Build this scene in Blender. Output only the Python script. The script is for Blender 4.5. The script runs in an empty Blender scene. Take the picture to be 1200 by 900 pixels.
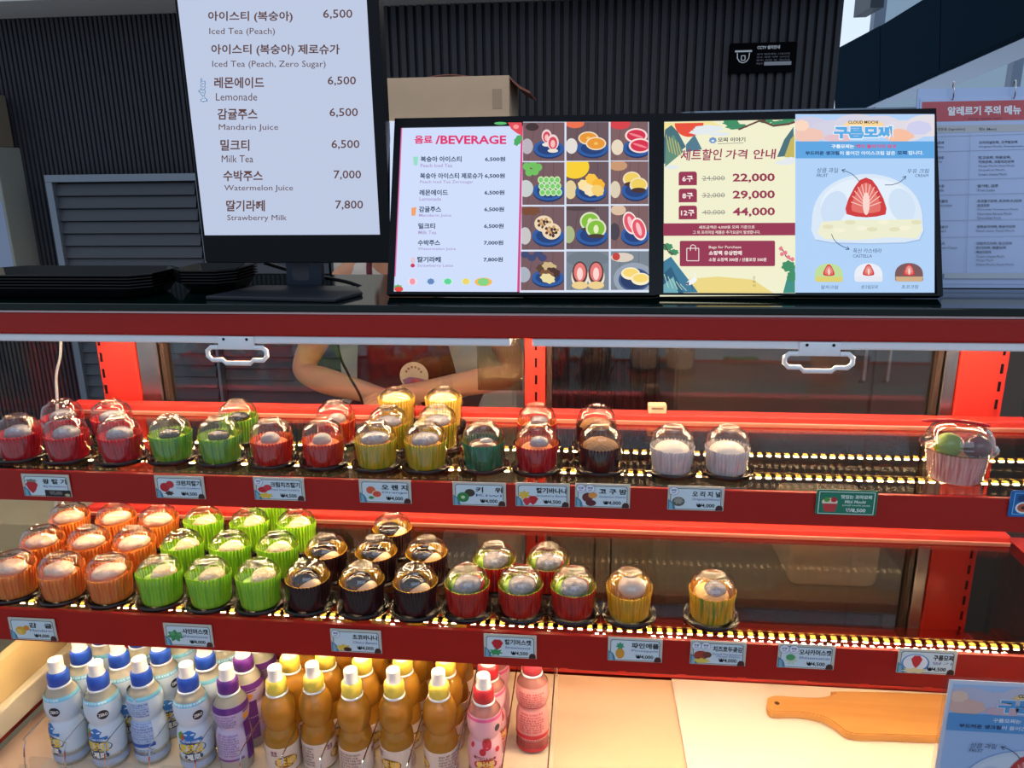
import bpy, bmesh, math, random
from mathutils import Vector, Matrix, noise
random.seed(7)
SC = bpy.context.scene
COL = SC.collection
PI = math.pi

# ---------------------------------------------------------------- camera
CAMPOS = Vector((0, 0, 1.55))
_x = Vector((9080, -140, 900)).normalized()
_z = Vector((-39, 3250, 900)); _z = (_z - _x * _z.dot(_x)).normalized()
_y = _z.cross(_x)
W2C = Matrix((_x, _y, _z)).transposed()          # world -> camera
C2W = W2C.transposed()
cd = bpy.data.cameras.new('camera'); cd.sensor_width = 36; cd.lens = 27.0; cd.clip_start = .02
cam = bpy.data.objects.new('camera', cd); COL.objects.link(cam)
cam.matrix_world = Matrix.Translation(CAMPOS) @ C2W.to_4x4()
SC.camera = cam

def ray(px, py): return C2W @ Vector((px - 600, 450 - py, -900))
def onY(px, py, y): d = ray(px, py); return CAMPOS + d * (y / d.y)
def onZ(px, py, z): d = ray(px, py); return CAMPOS + d * ((z - CAMPOS.z) / d.z)

# ---------------------------------------------------------------- world, lights, exposure
def S(r, g, b):
    f = lambda c: (c / 255 / 12.92) if c / 255 <= .04045 else ((c / 255 + .055) / 1.055) ** 2.4
    return (f(r), f(g), f(b))
w = bpy.data.worlds.new('world'); SC.world = w; w.use_nodes = True
bg = w.node_tree.nodes['Background']
bg.inputs[0].default_value = (*S(212, 228, 248), 1); bg.inputs[1].default_value = 1.0
# overcast sky, brighter towards the open side beyond the counter
_n = w.node_tree.nodes; _tc = _n.new('ShaderNodeTexCoord'); _sp = _n.new('ShaderNodeSeparateXYZ'); _mr = _n.new('ShaderNodeMapRange'); _mu = _n.new('ShaderNodeMath'); _mu.operation = 'MULTIPLY'
_mr.inputs[1].default_value = .3; _mr.inputs[2].default_value = .95; _mr.inputs[3].default_value = .62; _mr.inputs[4].default_value = 1.15
w.node_tree.links.new(_tc.outputs['Generated'], _sp.inputs[0]); w.node_tree.links.new(_sp.outputs['Y'], _mr.inputs[0]); w.node_tree.links.new(_mr.outputs[0], bg.inputs[1])
w.node_tree.nodes.remove(_mu)
SC.view_settings.view_transform = 'Standard'; SC.view_settings.look = 'None'
SC.view_settings.exposure = 0.0; SC.view_settings.gamma = 1.0
SC.view_settings.use_curve_mapping = False
SC.cycles.max_bounces = 12; SC.cycles.transparent_max_bounces = 40
SC.cycles.glossy_bounces = 5; SC.cycles.diffuse_bounces = 4; SC.cycles.transmission_bounces = 8
SC.cycles.sample_clamp_indirect = 6; SC.cycles.use_denoising = True
LED_STRENGTH = 190.0
LED_COLOR = (1.0, .73, .42)

def area(name, loc, size, energy, color, rot=(0, 0, 0), size_y=None):
    l = bpy.data.lights.new(name, 'AREA'); l.energy = energy; l.color = color; l.size = size
    if size_y: l.shape = 'RECTANGLE'; l.size_y = size_y
    o = bpy.data.objects.new(name, l); o.location = loc; o.rotation_euler = rot; COL.objects.link(o)
    return o
# daylight coming into the hall from high behind the visitor
area('hall_daylight', (.6, -2.2, 3.0), 3.0, 24, S(205, 225, 255), (math.radians(48), 0, math.radians(8)), 1.6)

area('kitchen_fill', (-.1, 2.15, 2.10), 1.6, 4.5, (1, .88, .74), (0, 0, 0), .3)  # unseen fill light added to brighten the room behind the showcase

# ---------------------------------------------------------------- materials
_M = {}
def mat(key, col=(.8, .8, .8), rough=.5, metal=0, emit=0, spec=.5, coat=0, sss=0, bump=None, vary=0, scale=60):
    if key in _M: return _M[key]
    m = bpy.data.materials.new(key); m.use_nodes = True; nt = m.node_tree; b = nt.nodes['Principled BSDF']
    b.inputs['Base Color'].default_value = (*col, 1); b.inputs['Roughness'].default_value = rough
    b.inputs['Metallic'].default_value = metal; b.inputs['Specular IOR Level'].default_value = spec
    b.inputs['Coat Weight'].default_value = coat
    if emit:
        b.inputs['Emission Color'].default_value = (*col, 1); b.inputs['Emission Strength'].default_value = emit
        b.inputs['Base Color'].default_value = (0.02, 0.02, 0.02, 1)
    if sss:
        b.inputs['Subsurface Weight'].default_value = sss; b.inputs['Subsurface Radius'].default_value = (.01, .006, .004)
    if bump or vary:
        tc = nt.nodes.new('ShaderNodeTexCoord'); n = nt.nodes.new('ShaderNodeTexNoise')
        n.inputs['Scale'].default_value = scale; n.inputs['Detail'].default_value = 4
        nt.links.new(tc.outputs['Object'], n.inputs['Vector'])
        if bump:
            bp = nt.nodes.new('ShaderNodeBump'); bp.inputs['Strength'].default_value = bump; bp.inputs['Distance'].default_value = .003
            nt.links.new(n.outputs['Fac'], bp.inputs['Height']); nt.links.new(bp.outputs['Normal'], b.inputs['Normal'])
        if vary:
            r = nt.nodes.new('ShaderNodeMix'); r.data_type = 'RGBA'
            r.inputs[6].default_value = (*[c * (1 - vary) for c in col], 1)
            r.inputs[7].default_value = (*[min(1, c * (1 + vary)) for c in col], 1)
            nt.links.new(n.outputs['Fac'], r.inputs[0]); nt.links.new(r.outputs[2], b.inputs['Base Color'])
    _M[key] = m; return m
def em(r, g, b, k=1.0):
    return mat('backlit_%d_%d_%d_%.2f' % (r, g, b, k), S(r, g, b), .5, emit=k, spec=0.2)
def ink(r, g, b): return mat('print_%d_%d_%d' % (r, g, b), S(r, g, b), .45)
def clear(key, tint=(1, 1, 1), ior=1.45, rough=.02, gain=1.0, bump=0, bscale=40):
    """thin clear plastic or glass sheet: transparent with a fresnel reflection"""
    if key in _M: return _M[key]
    m = bpy.data.materials.new(key); m.use_nodes = True; nt = m.node_tree; nt.nodes.clear()
    out = nt.nodes.new('ShaderNodeOutputMaterial'); mx = nt.nodes.new('ShaderNodeMixShader')
    t = nt.nodes.new('ShaderNodeBsdfTransparent'); t.inputs[0].default_value = (*tint, 1)
    g = nt.nodes.new('ShaderNodeBsdfGlossy'); g.inputs['Roughness'].default_value = rough
    fr = nt.nodes.new('ShaderNodeFresnel'); fr.inputs[0].default_value = ior
    mu = nt.nodes.new('ShaderNodeMath'); mu.operation = 'MULTIPLY'; mu.use_clamp = True; mu.inputs[1].default_value = gain
    ge = nt.nodes.new('ShaderNodeNewGeometry'); io = nt.nodes.new('ShaderNodeMix')      # same reflection on both faces of the sheet
    io.inputs[2].default_value = ior; io.inputs[3].default_value = 1 / ior
    nt.links.new(ge.outputs['Backfacing'], io.inputs[0]); nt.links.new(io.outputs[0], fr.inputs[0])
    nt.links.new(fr.outputs[0], mu.inputs[0]); nt.links.new(mu.outputs[0], mx.inputs[0])
    nt.links.new(t.outputs[0], mx.inputs[1]); nt.links.new(g.outputs[0], mx.inputs[2]); nt.links.new(mx.outputs[0], out.inputs[0])
    if bump:
        tc = nt.nodes.new('ShaderNodeTexCoord'); n = nt.nodes.new('ShaderNodeTexNoise'); n.inputs['Scale'].default_value = bscale
        bp = nt.nodes.new('ShaderNodeBump'); bp.inputs['Strength'].default_value = bump; bp.inputs['Distance'].default_value = .002
        nt.links.new(tc.outputs['Object'], n.inputs['Vector']); nt.links.new(n.outputs['Fac'], bp.inputs['Height'])
        nt.links.new(bp.outputs[0], g.inputs['Normal']); nt.links.new(bp.outputs[0], fr.inputs['Normal'])
    _M[key] = m; return m

# ---------------------------------------------------------------- object helpers
def obj(name, bm, m, parent=None, loc=(0, 0, 0), smooth=False, rot=(0, 0, 0)):
    """link a bmesh (or mesh) as ONE mesh object"""
    if isinstance(bm, bpy.types.Mesh): me = bm
    else:
        me = bpy.data.meshes.new(name); bm.to_mesh(me); bm.free()
        if m is not None: me.materials.append(m)
        if smooth:
            for p in me.polygons: p.use_smooth = True
            if smooth != True: me.set_sharp_from_angle(angle=math.radians(smooth))
    o = bpy.data.objects.new(name, me); COL.objects.link(o)
    if parent is not None: o.parent = parent
    o.location = loc; o.rotation_euler = rot
    return o
def tag(o, label=None, cat=None, group=None, kind=None):
    if label: o['label'] = label
    if cat: o['category'] = cat
    if group: o['group'] = group
    if kind: o['kind'] = kind
    return o
def thing(name, label, cat, loc=(0, 0, 0), rot=(0, 0, 0), group=None):
    o = bpy.data.objects.new(name, None); o.empty_display_size = .03; COL.objects.link(o)
    o.location = loc; o.rotation_euler = rot
    return tag(o, label, cat, group)
def copy_tree(o, parent=None):
    c = o.copy(); COL.objects.link(c)
    if parent is not None: c.parent = parent
    for ch in list(o.children): copy_tree(ch, c)
    return c
def BM(): return bmesh.new()
def box(bm, x0, y0, z0, x1, y1, z1, bev=0):
    r = bmesh.ops.create_cube(bm, size=1)['verts']
    for v in r: v.co = Vector(((x0 + x1) / 2 + v.co.x * (x1 - x0), (y0 + y1) / 2 + v.co.y * (y1 - y0), (z0 + z1) / 2 + v.co.z * (z1 - z0)))
    if bev:
        es = list({e for v in r for e in v.link_edges})
        bmesh.ops.bevel(bm, geom=es, offset=bev, segments=2, affect='EDGES', profile=.5)
    return bm
def lathe(bm, prof, n=40, c=(0, 0, 0), rf=None, cap=True):
    """revolve (r, z) pairs about z"""
    rings = []
    for i, (r, z) in enumerate(prof):
        ring = []
        for k in range(n):
            a = 2 * PI * k / n
            rr = rf(r, z, a, i) if rf else r
            ring.append(bm.verts.new((c[0] + rr * math.cos(a), c[1] + rr * math.sin(a), c[2] + z)))
        rings.append(ring)
    for a, b in zip(rings, rings[1:]):
        for k in range(n): bm.faces.new((a[k], a[(k + 1) % n], b[(k + 1) % n], b[k]))
    if cap:
        if prof[0][0] > 1e-6: bm.faces.new(rings[0][::-1])
        if prof[-1][0] > 1e-6: bm.faces.new(rings[-1])
    return bm
def tube(bm, pts, r, n=8):
    pts = [Vector(p) for p in pts]; rings = []
    for i, p in enumerate(pts):
        t = (pts[min(i + 1, len(pts) - 1)] - pts[max(i - 1, 0)]).normalized()
        u = t.orthogonal().normalized() if i == 0 else (u - t * u.dot(t)).normalized()
        v = t.cross(u)
        rings.append([bm.verts.new(p + (u * math.cos(2 * PI * k / n) + v * math.sin(2 * PI * k / n)) * r) for k in range(n)])
    for a, b in zip(rings, rings[1:]):
        for k in range(n): bm.faces.new((a[k], a[(k + 1) % n], b[(k + 1) % n], b[k]))
    bm.faces.new(rings[0][::-1]); bm.faces.new(rings[-1])
    return bm
def spline(pts, k=8):
    pts = [Vector(p) for p in pts]; out = []
    for i in range(len(pts) - 1):
        p0, p1, p2, p3 = pts[max(i - 1, 0)], pts[i], pts[i + 1], pts[min(i + 2, len(pts) - 1)]
        for j in range(k):
            t = j / k
            out.append(.5 * ((2 * p1) + (p2 - p0) * t + (2 * p0 - 5 * p1 + 4 * p2 - p3) * t * t + (3 * p1 - p0 - 3 * p2 + p3) * t ** 3))
    return out + [pts[-1]]
def prism(bm, poly, a, b, axis='y'):
    """extrude a 2-D polygon: axis y -> (x, z) polygon; axis z -> (x, y); axis x -> (y, z)"""
    f = {'y': lambda p, t: (p[0], t, p[1]), 'z': lambda p, t: (p[0], p[1], t), 'x': lambda p, t: (t, p[0], p[1])}[axis]
    lo = [bm.verts.new(f(p, a)) for p in poly]; hi = [bm.verts.new(f(p, b)) for p in poly]
    n = len(poly)
    for k in range(n): bm.faces.new((lo[k], lo[(k + 1) % n], hi[(k + 1) % n], hi[k]))
    bm.faces.new(lo[::-1]); bm.faces.new(hi)
    bmesh.ops.recalc_face_normals(bm, faces=bm.faces[:])
    return bm
def rrect(x0, z0, x1, z1, r, n=5):
    out = []
    for cx, cz, a0 in ((x1 - r, z1 - r, 0), (x0 + r, z1 - r, PI / 2), (x0 + r, z0 + r, PI), (x1 - r, z0 + r, 1.5 * PI)):
        for k in range(n + 1): a = a0 + PI / 2 * k / n; out.append((cx + r * math.cos(a), cz + r * math.sin(a)))
    return out
def ball(bm, c, rx, ry, rz, sub=3, nz=0, nf=40, seed=0):
    r = bmesh.ops.create_icosphere(bm, subdivisions=sub, radius=1)['verts']
    for v in r:
        d = v.co.normalized(); k = 1 + nz * noise.noise(Vector((d.x * rx, d.y * ry, d.z * rz)) * nf + Vector((seed, seed * 2.1, 0)))
        v.co = Vector((c[0] + d.x * rx * k, c[1] + d.y * ry * k, c[2] + d.z * rz * k))
    return bm

# ---------------------------------------------------------------- flat print on signs and screens
_TX = {}
def text_geo(s, bold=0.0, res=2):
    """triangulated outline of a string scaled to its own unit box"""
    k = (s, bold)
    if k in _TX: return _TX[k]
    cu = bpy.data.curves.new('lettering', 'FONT'); cu.body = s; cu.size = 1; cu.resolution_u = res; cu.offset = bold
    o = bpy.data.objects.new('lettering', cu); me = bpy.data.meshes.new_from_object(o)
    xs = [v.co.x for v in me.vertices]; ys = [v.co.y for v in me.vertices]
    x0, x1, y0, y1 = min(xs), max(xs), min(ys), max(ys)
    g = ([((v.co.x - x0) / (x1 - x0), (v.co.y - y0) / max(y1 - y0, 1e-6)) for v in me.vertices], [tuple(p.vertices) for p in me.polygons])
    bpy.data.objects.remove(o); bpy.data.meshes.remove(me); bpy.data.curves.remove(cu)
    _TX[k] = g; return g
class Print:
    """flat print laid on the local plane y = face of a sign; u,v are design units mapped by self.f to local (x, z)"""
    def __init__(s, parent, f, face=0.0, step=.00012):
        s.p = parent; s.f = f; s.face = face; s.step = step; s.n = 0; s.g = {}; s.warp = None; s.clip = None
    def _add(s, part, m, pts, faces, lift=None):
        s.n += 1; y = s.face - s.step * (s.n if lift is None else lift)
        bm, ms = s.g.setdefault(part, (BM(), []))
        if m not in ms: ms.append(m)
        mi = ms.index(m); vs = []
        if s.warp:
            u0 = min(p[0] for p in pts); k = s.warp(sum(p[1] for p in pts) / len(pts)); pts = [(u, v + k * (u - u0)) for u, v in pts]
        for u, v in pts:
            x, z = s.f(u, v); vs.append(bm.verts.new((x, y, z)))
        for fc in faces:
            try: bm.faces.new([vs[i] for i in fc]).material_index = mi
            except ValueError: pass
    def _cut(s, pts):
        x0, y0, x1, y1 = s.clip
        for ax, lim, sg in ((0, x0, 1), (0, x1, -1), (1, y0, 1), (1, y1, -1)):
            out = []
            for i, p in enumerate(pts):
                q = pts[i - 1]; a, b = (p[ax] - lim) * sg, (q[ax] - lim) * sg
                if (a >= 0) != (b >= 0): t = b / (b - a); out.append((q[0] + (p[0] - q[0]) * t, q[1] + (p[1] - q[1]) * t))
                if a >= 0: out.append(tuple(p))
            pts = out
            if len(pts) < 3: return []
        return pts
    def poly(s, part, m, pts):
        if s.clip:
            pts = s._cut(pts)
            if not pts: return
        s._add(part, m, pts, [tuple(range(len(pts)))])
    def rect(s, part, m, x0, y0, x1, y1): s.poly(part, m, [(x0, y0), (x1, y0), (x1, y1), (x0, y1)])
    def rr(s, part, m, x0, y0, x1, y1, r): s.poly(part, m, rrect(x0, y0, x1, y1, r))
    def ell(s, part, m, cx, cy, rx, ry, rot=0, a0=0, a1=2 * PI, n=28, wob=0):
        c, d = math.cos(rot), math.sin(rot); P = []
        for k in range(n + (0 if a1 - a0 > 6.28 else 1)):
            a = a0 + (a1 - a0) * k / n; q = 1 + (wob * math.sin(a * 7) if wob else 0); x, y = rx * q * math.cos(a), ry * q * math.sin(a)
            P.append((cx + x * c - y * d, cy + x * d + y * c))
        s.poly(part, m, P)
    def line(s, part, m, pts, wd):
        P = [Vector(p) for p in pts]; L = []; R = []
        for i, p in enumerate(P):
            t = (P[min(i + 1, len(P) - 1)] - P[max(i - 1, 0)]).normalized(); nrm = Vector((-t.y, t.x)) * wd / 2
            L.append(p + nrm); R.append(p - nrm)
        n = len(P)
        s._add(part, m, [tuple(p) for p in L + R], [(i, i + 1, n + i + 1, n + i) for i in range(n - 1)])
    def ring(s, part, m, x0, y0, x1, y1, wd):
        s.line(part, m, [(x0, y0), (x1, y0)], wd); s.line(part, m, [(x1, y0), (x1, y1)], wd)
        s.line(part, m, [(x1, y1), (x0, y1)], wd); s.line(part, m, [(x0, y1), (x0, y0)], wd)
    def text(s, part, m, t, x0, y0, x1, y1, bold=0.0, slant=0.0, skew=0.0):
        """fit t to the design box (y0 top, y1 bottom)"""
        g, fs = text_geo(t, bold)
        s._add(part, m, [(x0 + (x1 - x0) * a + slant * (b) * (y1 - y0), y1 + (y0 - y1) * b + skew * (x1 - x0) * a) for a, b in g], fs)
    def build(s):
        out = []
        for part, (bm, ms) in s.g.items():
            bmesh.ops.recalc_face_normals(bm, faces=bm.faces[:])
            o = obj(part.split('#')[0], bm, ms[0], s.p); out.append(o)
            for m in ms[1:]: o.data.materials.append(m)
        return out
def plane_map(M, sx, ox, oy, face=0.0):
    """design units (a crop of the photograph, sx units per pixel from ox, oy) -> local x, z on the plane y = face of matrix M"""
    Mi = M.inverted(); o = Mi @ CAMPOS; R3 = Mi.to_3x3()
    def f(u, v):
        d = R3 @ ray(ox + u / sx, oy + v / sx); t = (face - o.y) / d.y
        return o.x + d.x * t, o.z + d.z * t
    return f

# ================================================================ materials of the place
RED = mat('red_lacquer', S(160, 22, 11), .38, spec=.35)
REDIN = mat('red_lacquer_lit', S(200, 50, 42), .35)  # paler copy of the lacquer, its pinkish highlight put into the colour
ALU = mat('aluminium', S(176, 174, 172), .3, 1)
CHROME = mat('chrome', S(200, 200, 205), .12, 1)
BLACK = mat('black_plastic', S(12, 13, 16), .4, spec=.25)
BLACKG = mat('black_gloss', S(9, 10, 13), .15)
WHITEP = mat('white_plastic', S(232, 236, 242), .4)
CREAM = mat('cream_panel', S(226, 214, 186), .5)
GLASS = clear('window_glass', (.93, .94, .93), 1.75, .0, 1.0)
SHELFG = clear('smoked_shelf_glass', (.64, .58, .50), 1.75, .015, 1.0)
SIDEG = clear('side_glass', (.9, .92, .92), 1.4, .0, .6)
LED = mat('led_diode', LED_COLOR, .5, emit=LED_STRENGTH)

XL, XR = -.945, .725          # inner sides of the showcase
# ================================================================ room shell
bm = BM(); box(bm, -3.2, -2.5, -.06, 4.2, 3.2, 0); tag(obj('floor', bm, mat('grey_floor_tile', S(120, 116, 110), .4, vary=.1, scale=6)), kind='structure')
# slatted back wall: fine slats left, wider slats right, both one corrugated sheet
def slat_wall(x0, x1, pitch, y, z0, z1, dep):
    bm = BM(); n = int((x1 - x0) / pitch); prof = []
    for k in range(n):
        a = x0 + k * pitch
        prof += [(a, y + dep), (a + .30 * pitch, y + dep), (a + .36 * pitch, y), (a + .94 * pitch, y)]
    prof += [(x0 + n * pitch, y + dep), (x0 + n * pitch, y + .06), (x0, y + .06)]
    return prism(bm, prof, z0, z1, 'z')
SLAT = mat('charcoal_slat', S(60, 62, 68), .6, spec=.2, vary=.08, scale=14)
XE = onY(988, 60, 3.0).x
bm = slat_wall(-3.2, -1.0, .0195, 3.0, 0, 2.6, .016)
tag(obj('wall_back', bm, SLAT), kind='structure')
bm = slat_wall(-1.0, XE, .0315, 3.0, 0, 2.6, .022)
tag(obj('wall_back_right', bm, SLAT), kind='structure')
# ceiling bulkhead over the counter
zc_ = onY(100, 18, 2.99).z
bm = BM(); box(bm, -3.2, 2.72, zc_, XE + .02, 3.2, zc_ + .5); tag(obj('ceiling', bm, mat('grey_ceiling_board', S(206, 204, 200), .7)), kind='structure')
# sloping fascia beside the shop, with its pale soffit
def fascia():
    zb = 2.0
    a, b = onZ(1040, 115, zb), onZ(1215, 38, zb)
    d = (b - a); d.z = 0
    nrm = Vector((-d.y, d.x, 0)).normalized()
    if nrm.y < 0: nrm = -nrm
    def onV(px, py):
        r = ray(px, py); t = (a - CAMPOS).dot(nrm) / r.dot(nrm); return CAMPOS + r * t
    return a, b, nrm, onV
fa, fb, fn, onV = fascia()
def quadslab(name, pts, n, th, m, kind='structure', **k):
    bm = BM(); lo = [bm.verts.new(p) for p in pts]; hi = [bm.verts.new(p + n * th) for p in pts]; c = len(pts)
    for i in range(c): bm.faces.new((lo[i], lo[(i + 1) % c], hi[(i + 1) % c], hi[i]))
    bm.faces.new(lo[::-1]); bm.faces.new(hi); bmesh.ops.recalc_face_normals(bm, faces=bm.faces[:])
    return tag(obj(name, bm, m), kind=kind, **k)
DARKP = mat('dark_metal_panel', S(24, 38, 50), .8, spec=0)
edges = [(984, 58, 984, 140), (1041, 29.5, 1040, 115), (1116, -14, 1114, 82), (1230, -80, 1228, 32)]
for i in range(3):
    a, b = edges[i], edges[i + 1]; g = .6
    quadslab('trim_%d' % (i + 1), [onV(a[0] + g, a[1]), onV(a[2] + g, a[3]), onV(b[2] - g, b[3]), onV(b[0] - g, b[1])], fn, .05, DARKP)
s0, s1 = onV(1010, 129), onV(1215, 38)
in0, in1 = onZ(1105, 106, s0.z), onZ(1230, 55, s0.z)
quadslab('trim_soffit', [s0, s1, in1, in0], Vector((0, 0, 1)), .04, mat('pale_soffit', S(176, 190, 212), .6))
# window wall far behind with mullions
far = 7.5
for n_, (x, wd) in enumerate(((1027, 11), (1196, 10))):
    p = onY(x, 60, far); hw = wd / 900 * far / 2
    bm = BM(); box(bm, p.x - hw, far, 0, p.x + hw, far + .1, 5); tag(obj('window_%d' % (n_ + 1), bm, mat('mullion_grey', S(120, 138, 160), .5)), kind='structure')
p0, p1 = onY(1033, 60, 11), onY(1110, 10, 11)
bm = BM(); box(bm, p0.x, 11, 0, p1.x + 3, 11.5, 7)
tag(obj('trim_facade', bm, mat('pale_facade', S(190, 212, 226), .6)), kind='structure')
p0, p1 = onY(1020, 6, 6.8), onY(1036, 3, 6.8)
bm = BM(); box(bm, p0.x, 6.8, p0.z - .02, p1.x, 7.2, p0.z + .5); tag(obj('roof_bracket', bm, mat('bracket_dark', S(40, 52, 66), .5)), 'small dark bracket against the sky beside the ceiling end', 'bracket')

# ================================================================ refrigerated showcase
case = thing('refrigerated_showcase', 'red lacquered open showcase with two lit glass shelves and lower deck', 'display case', (0, 1.2, 0))
OFF = (0, -1.2, 0)
def cp(name, bm, m, smooth=False, parent=None):
    return obj(name, bm, m, parent or case, OFF if parent is None else (0, 0, 0), smooth)
Z1, Z2, ZD = 1.136, .931, .653        # shelf tops, deck top
ZT = 1.366                            # counter top
VY = 1.08
# canopy with its front valance
bm = BM(); box(bm, XL - .06, VY, 1.317, XR + .06, VY + .03, 1.351, .003); cp('valance', bm, RED)
bm = BM(); box(bm, XL - .06, VY - .001, 1.3512, XR + .06, 1.40, 1.3545); cp('trim_strip', bm, mat('pale_trim', S(214, 190, 190), .35))
bm = BM(); box(bm, XL - .06, VY - .006, 1.3547, XR + .06, 1.415, ZT, .002); cp('glass_top', bm, mat('black_green_glass', S(2, 20, 18), .08, spec=.3))
bm = BM(); box(bm, XL - .06, VY + .031, 1.322, XR + .06, 1.40, 1.350); cp('canopy', bm, REDIN)
for x0, x1, hx in ((XL - .04, -.113, -.527), (-.082, XR + .04, .320)):
    bm = BM(); box(bm, x0, VY + .004, 1.3045, x1, VY + .022, 1.3168, .003); b = cp('blind_bar', bm, WHITEP)
    # pull handle: open loop with rounded corners
    bm = BM(); hw, zt, zb = .046, 1.3045, 1.276
    box(bm, hx - .028, VY - .001, 1.2965, hx + .028, VY + .0045, 1.3165, .0012)
    loop = [(hx - .028, zt - .005), (hx - hw + .006, zt - .005), (hx - hw, zt - .010), (hx - hw, zb + .010), (hx - hw + .006, zb + .004), (hx - .024, zb + .004), (hx - .019, zb - .001),
            (hx + .019, zb - .001), (hx + .024, zb + .004), (hx + hw - .006, zb + .004), (hx + hw, zb + .010), (hx + hw, zt - .010), (hx + hw - .006, zt - .005), (hx + .028, zt - .005)]
    tube(bm, [(x, VY + .001, z) for x, z in loop], .0036, 8); h = obj('pull_handle', bm, WHITEP, b, smooth=50)
    for sx in (-.018, .018):
        bm = BM(); ball(bm, (hx + sx, VY - .0015, 1.3125), .0022, .0015, .0022, 2); obj('screw', bm, BLACK, h)
# back posts
def slot_post(name, x0, x1, y0, y1, z0, z1, m):
    bm = BM(); box(bm, x0, y0, z0, x1, y1, z1, .002); return cp(name, bm, m)
def slots(parent, x, y, z0, z1):
    bm = BM(); z = z0
    while z < z1: box(bm, x - .0022, y - .0012, z, x + .0022, y + .003, z + .017); z += .031
    obj('slots', bm, BLACK, parent)
PZ0, PZ1 = .70, 1.322
p = slot_post('post', -.912, -.838, 1.312, 1.355, PZ0, PZ1, REDIN); slots(p, -.905, 1.312, .72, 1.30)
p = slot_post('post', -.112, -.076, 1.312, 1.355, PZ0, PZ1, REDIN); slots(p, -.092, 1.312, .72, 1.30)
p = slot_post('post', .618, .694, 1.312, 1.355, PZ0, PZ1, REDIN); slots(p, .684, 1.312, .72, 1.30)
for x0, x1 in ((-.837, -.797), (.596, .617)):
    bm = BM(); box(bm, x0, 1.316, PZ0, x1, 1.350, PZ1, .002); cp('window_frame', bm, ALU)
for x in (-.795, -.1145, -.074, .585):
    bm = BM(); box(bm, x, 1.321, PZ0, x + .009, 1.345, PZ1, .001); cp('window_edge', bm, mat('dark_gasket', S(52, 40, 34), .5))
for x0, x1, y in ((-.786, -.1145, 1.334), (-.065, .585, 1.334)):
    bm = BM(); box(bm, x0, y, PZ0, x1, y + .005, PZ1); cp('sliding_glass', bm, GLASS)
# ribbed clear film inside the left rear window
bm = BM(); n = 15; xa, xb = -.199, -.118; top = []
for k in range(n * 4 + 1):
    x = xa + (xb - xa) * k / (n * 4); top.append((x, 1.3275 + .0026 * math.sin(k * PI / 2)))
prism(bm, top + [(x, y + .0012) for x, y in top[::-1]], 1.168, 1.316, 'z'); cp('ribbed_film', bm, clear('ribbed_plastic', (.74, .71, .60), 1.7, .04, 1.5), True)
# rear base frame and air grille
bm = BM(); box(bm, XL, 1.27, .62, XR, 1.355, .698, .003); cp('base_frame', bm, REDIN)
gr = BM(); xg = XL + .06
while xg < XR - .10:
    for j in range(4): box(gr, xg, 1.231, .662 + j * .011, xg + .092, 1.238, .667 + j * .011)
    xg += .107
bm = BM(); box(bm, XL, 1.232, ZD, XR, 1.269, .713, .002); g_ = cp('air_grille', bm, REDIN)
obj('slits', gr, mat('dark_red_slot', S(70, 12, 10), .6), g_)
# lower deck: peach tray and white board
bm = BM(); box(bm, XL, .80, .60, XR, 1.2315, ZD - .004); cp('deck', bm, mat('peach_deck', S(238, 206, 176), .45))
bm = BM(); prism(bm, [(.160, 1.2305), (.166, .80), (XR - .002, .80), (XR - .002, 1.2305)], ZD - .0038, ZD, 'z'); cp('deck_board', bm, mat('white_deck_board', S(246, 238, 228), .4))
bm = BM(); box(bm, XL, .74, .52, XR, .80, ZD + .02, .004); cp('front_panel', bm, RED)
bm = BM(); box(bm, XL, .76, .05, XR, 1.35, .60); cp('plinth', bm, RED)
# end walls: glass panes in red rails
for sx, x in (('l', XL), ('r', XR)):
    o = -1 if sx == 'l' else 1
    bm = BM(); box(bm, x, 1.00, .72, x + .005 * o, 1.31, 1.322); cp('end_glass', bm, SIDEG)
    bm = BM(); prism(bm, [(.86, .66), (1.31, .66), (1.31, .69), (.86, .69)], min(x, x + .03 * o), max(x, x + .03 * o), 'x'); cp('end_rail', bm, RED)
    for zz in (Z1 - .012, Z2 - .012):
        bm = BM(); box(bm, min(x, x + .028 * o), 1.00, zz - .012, max(x, x + .028 * o), 1.292, zz + .010, .002); cp('end_rail', bm, REDIN)
bm = BM(); box(bm, XL - .006, .86, .692, XL + .012, 1.268, .80); cp('end_panel', bm, mat('cream_liner', S(232, 200, 140), .5))
bm = BM(); box(bm, XL + .012, .88, .692, XL + .028, 1.23, .735, .003); cp('end_ledge', bm, CREAM)
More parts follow.
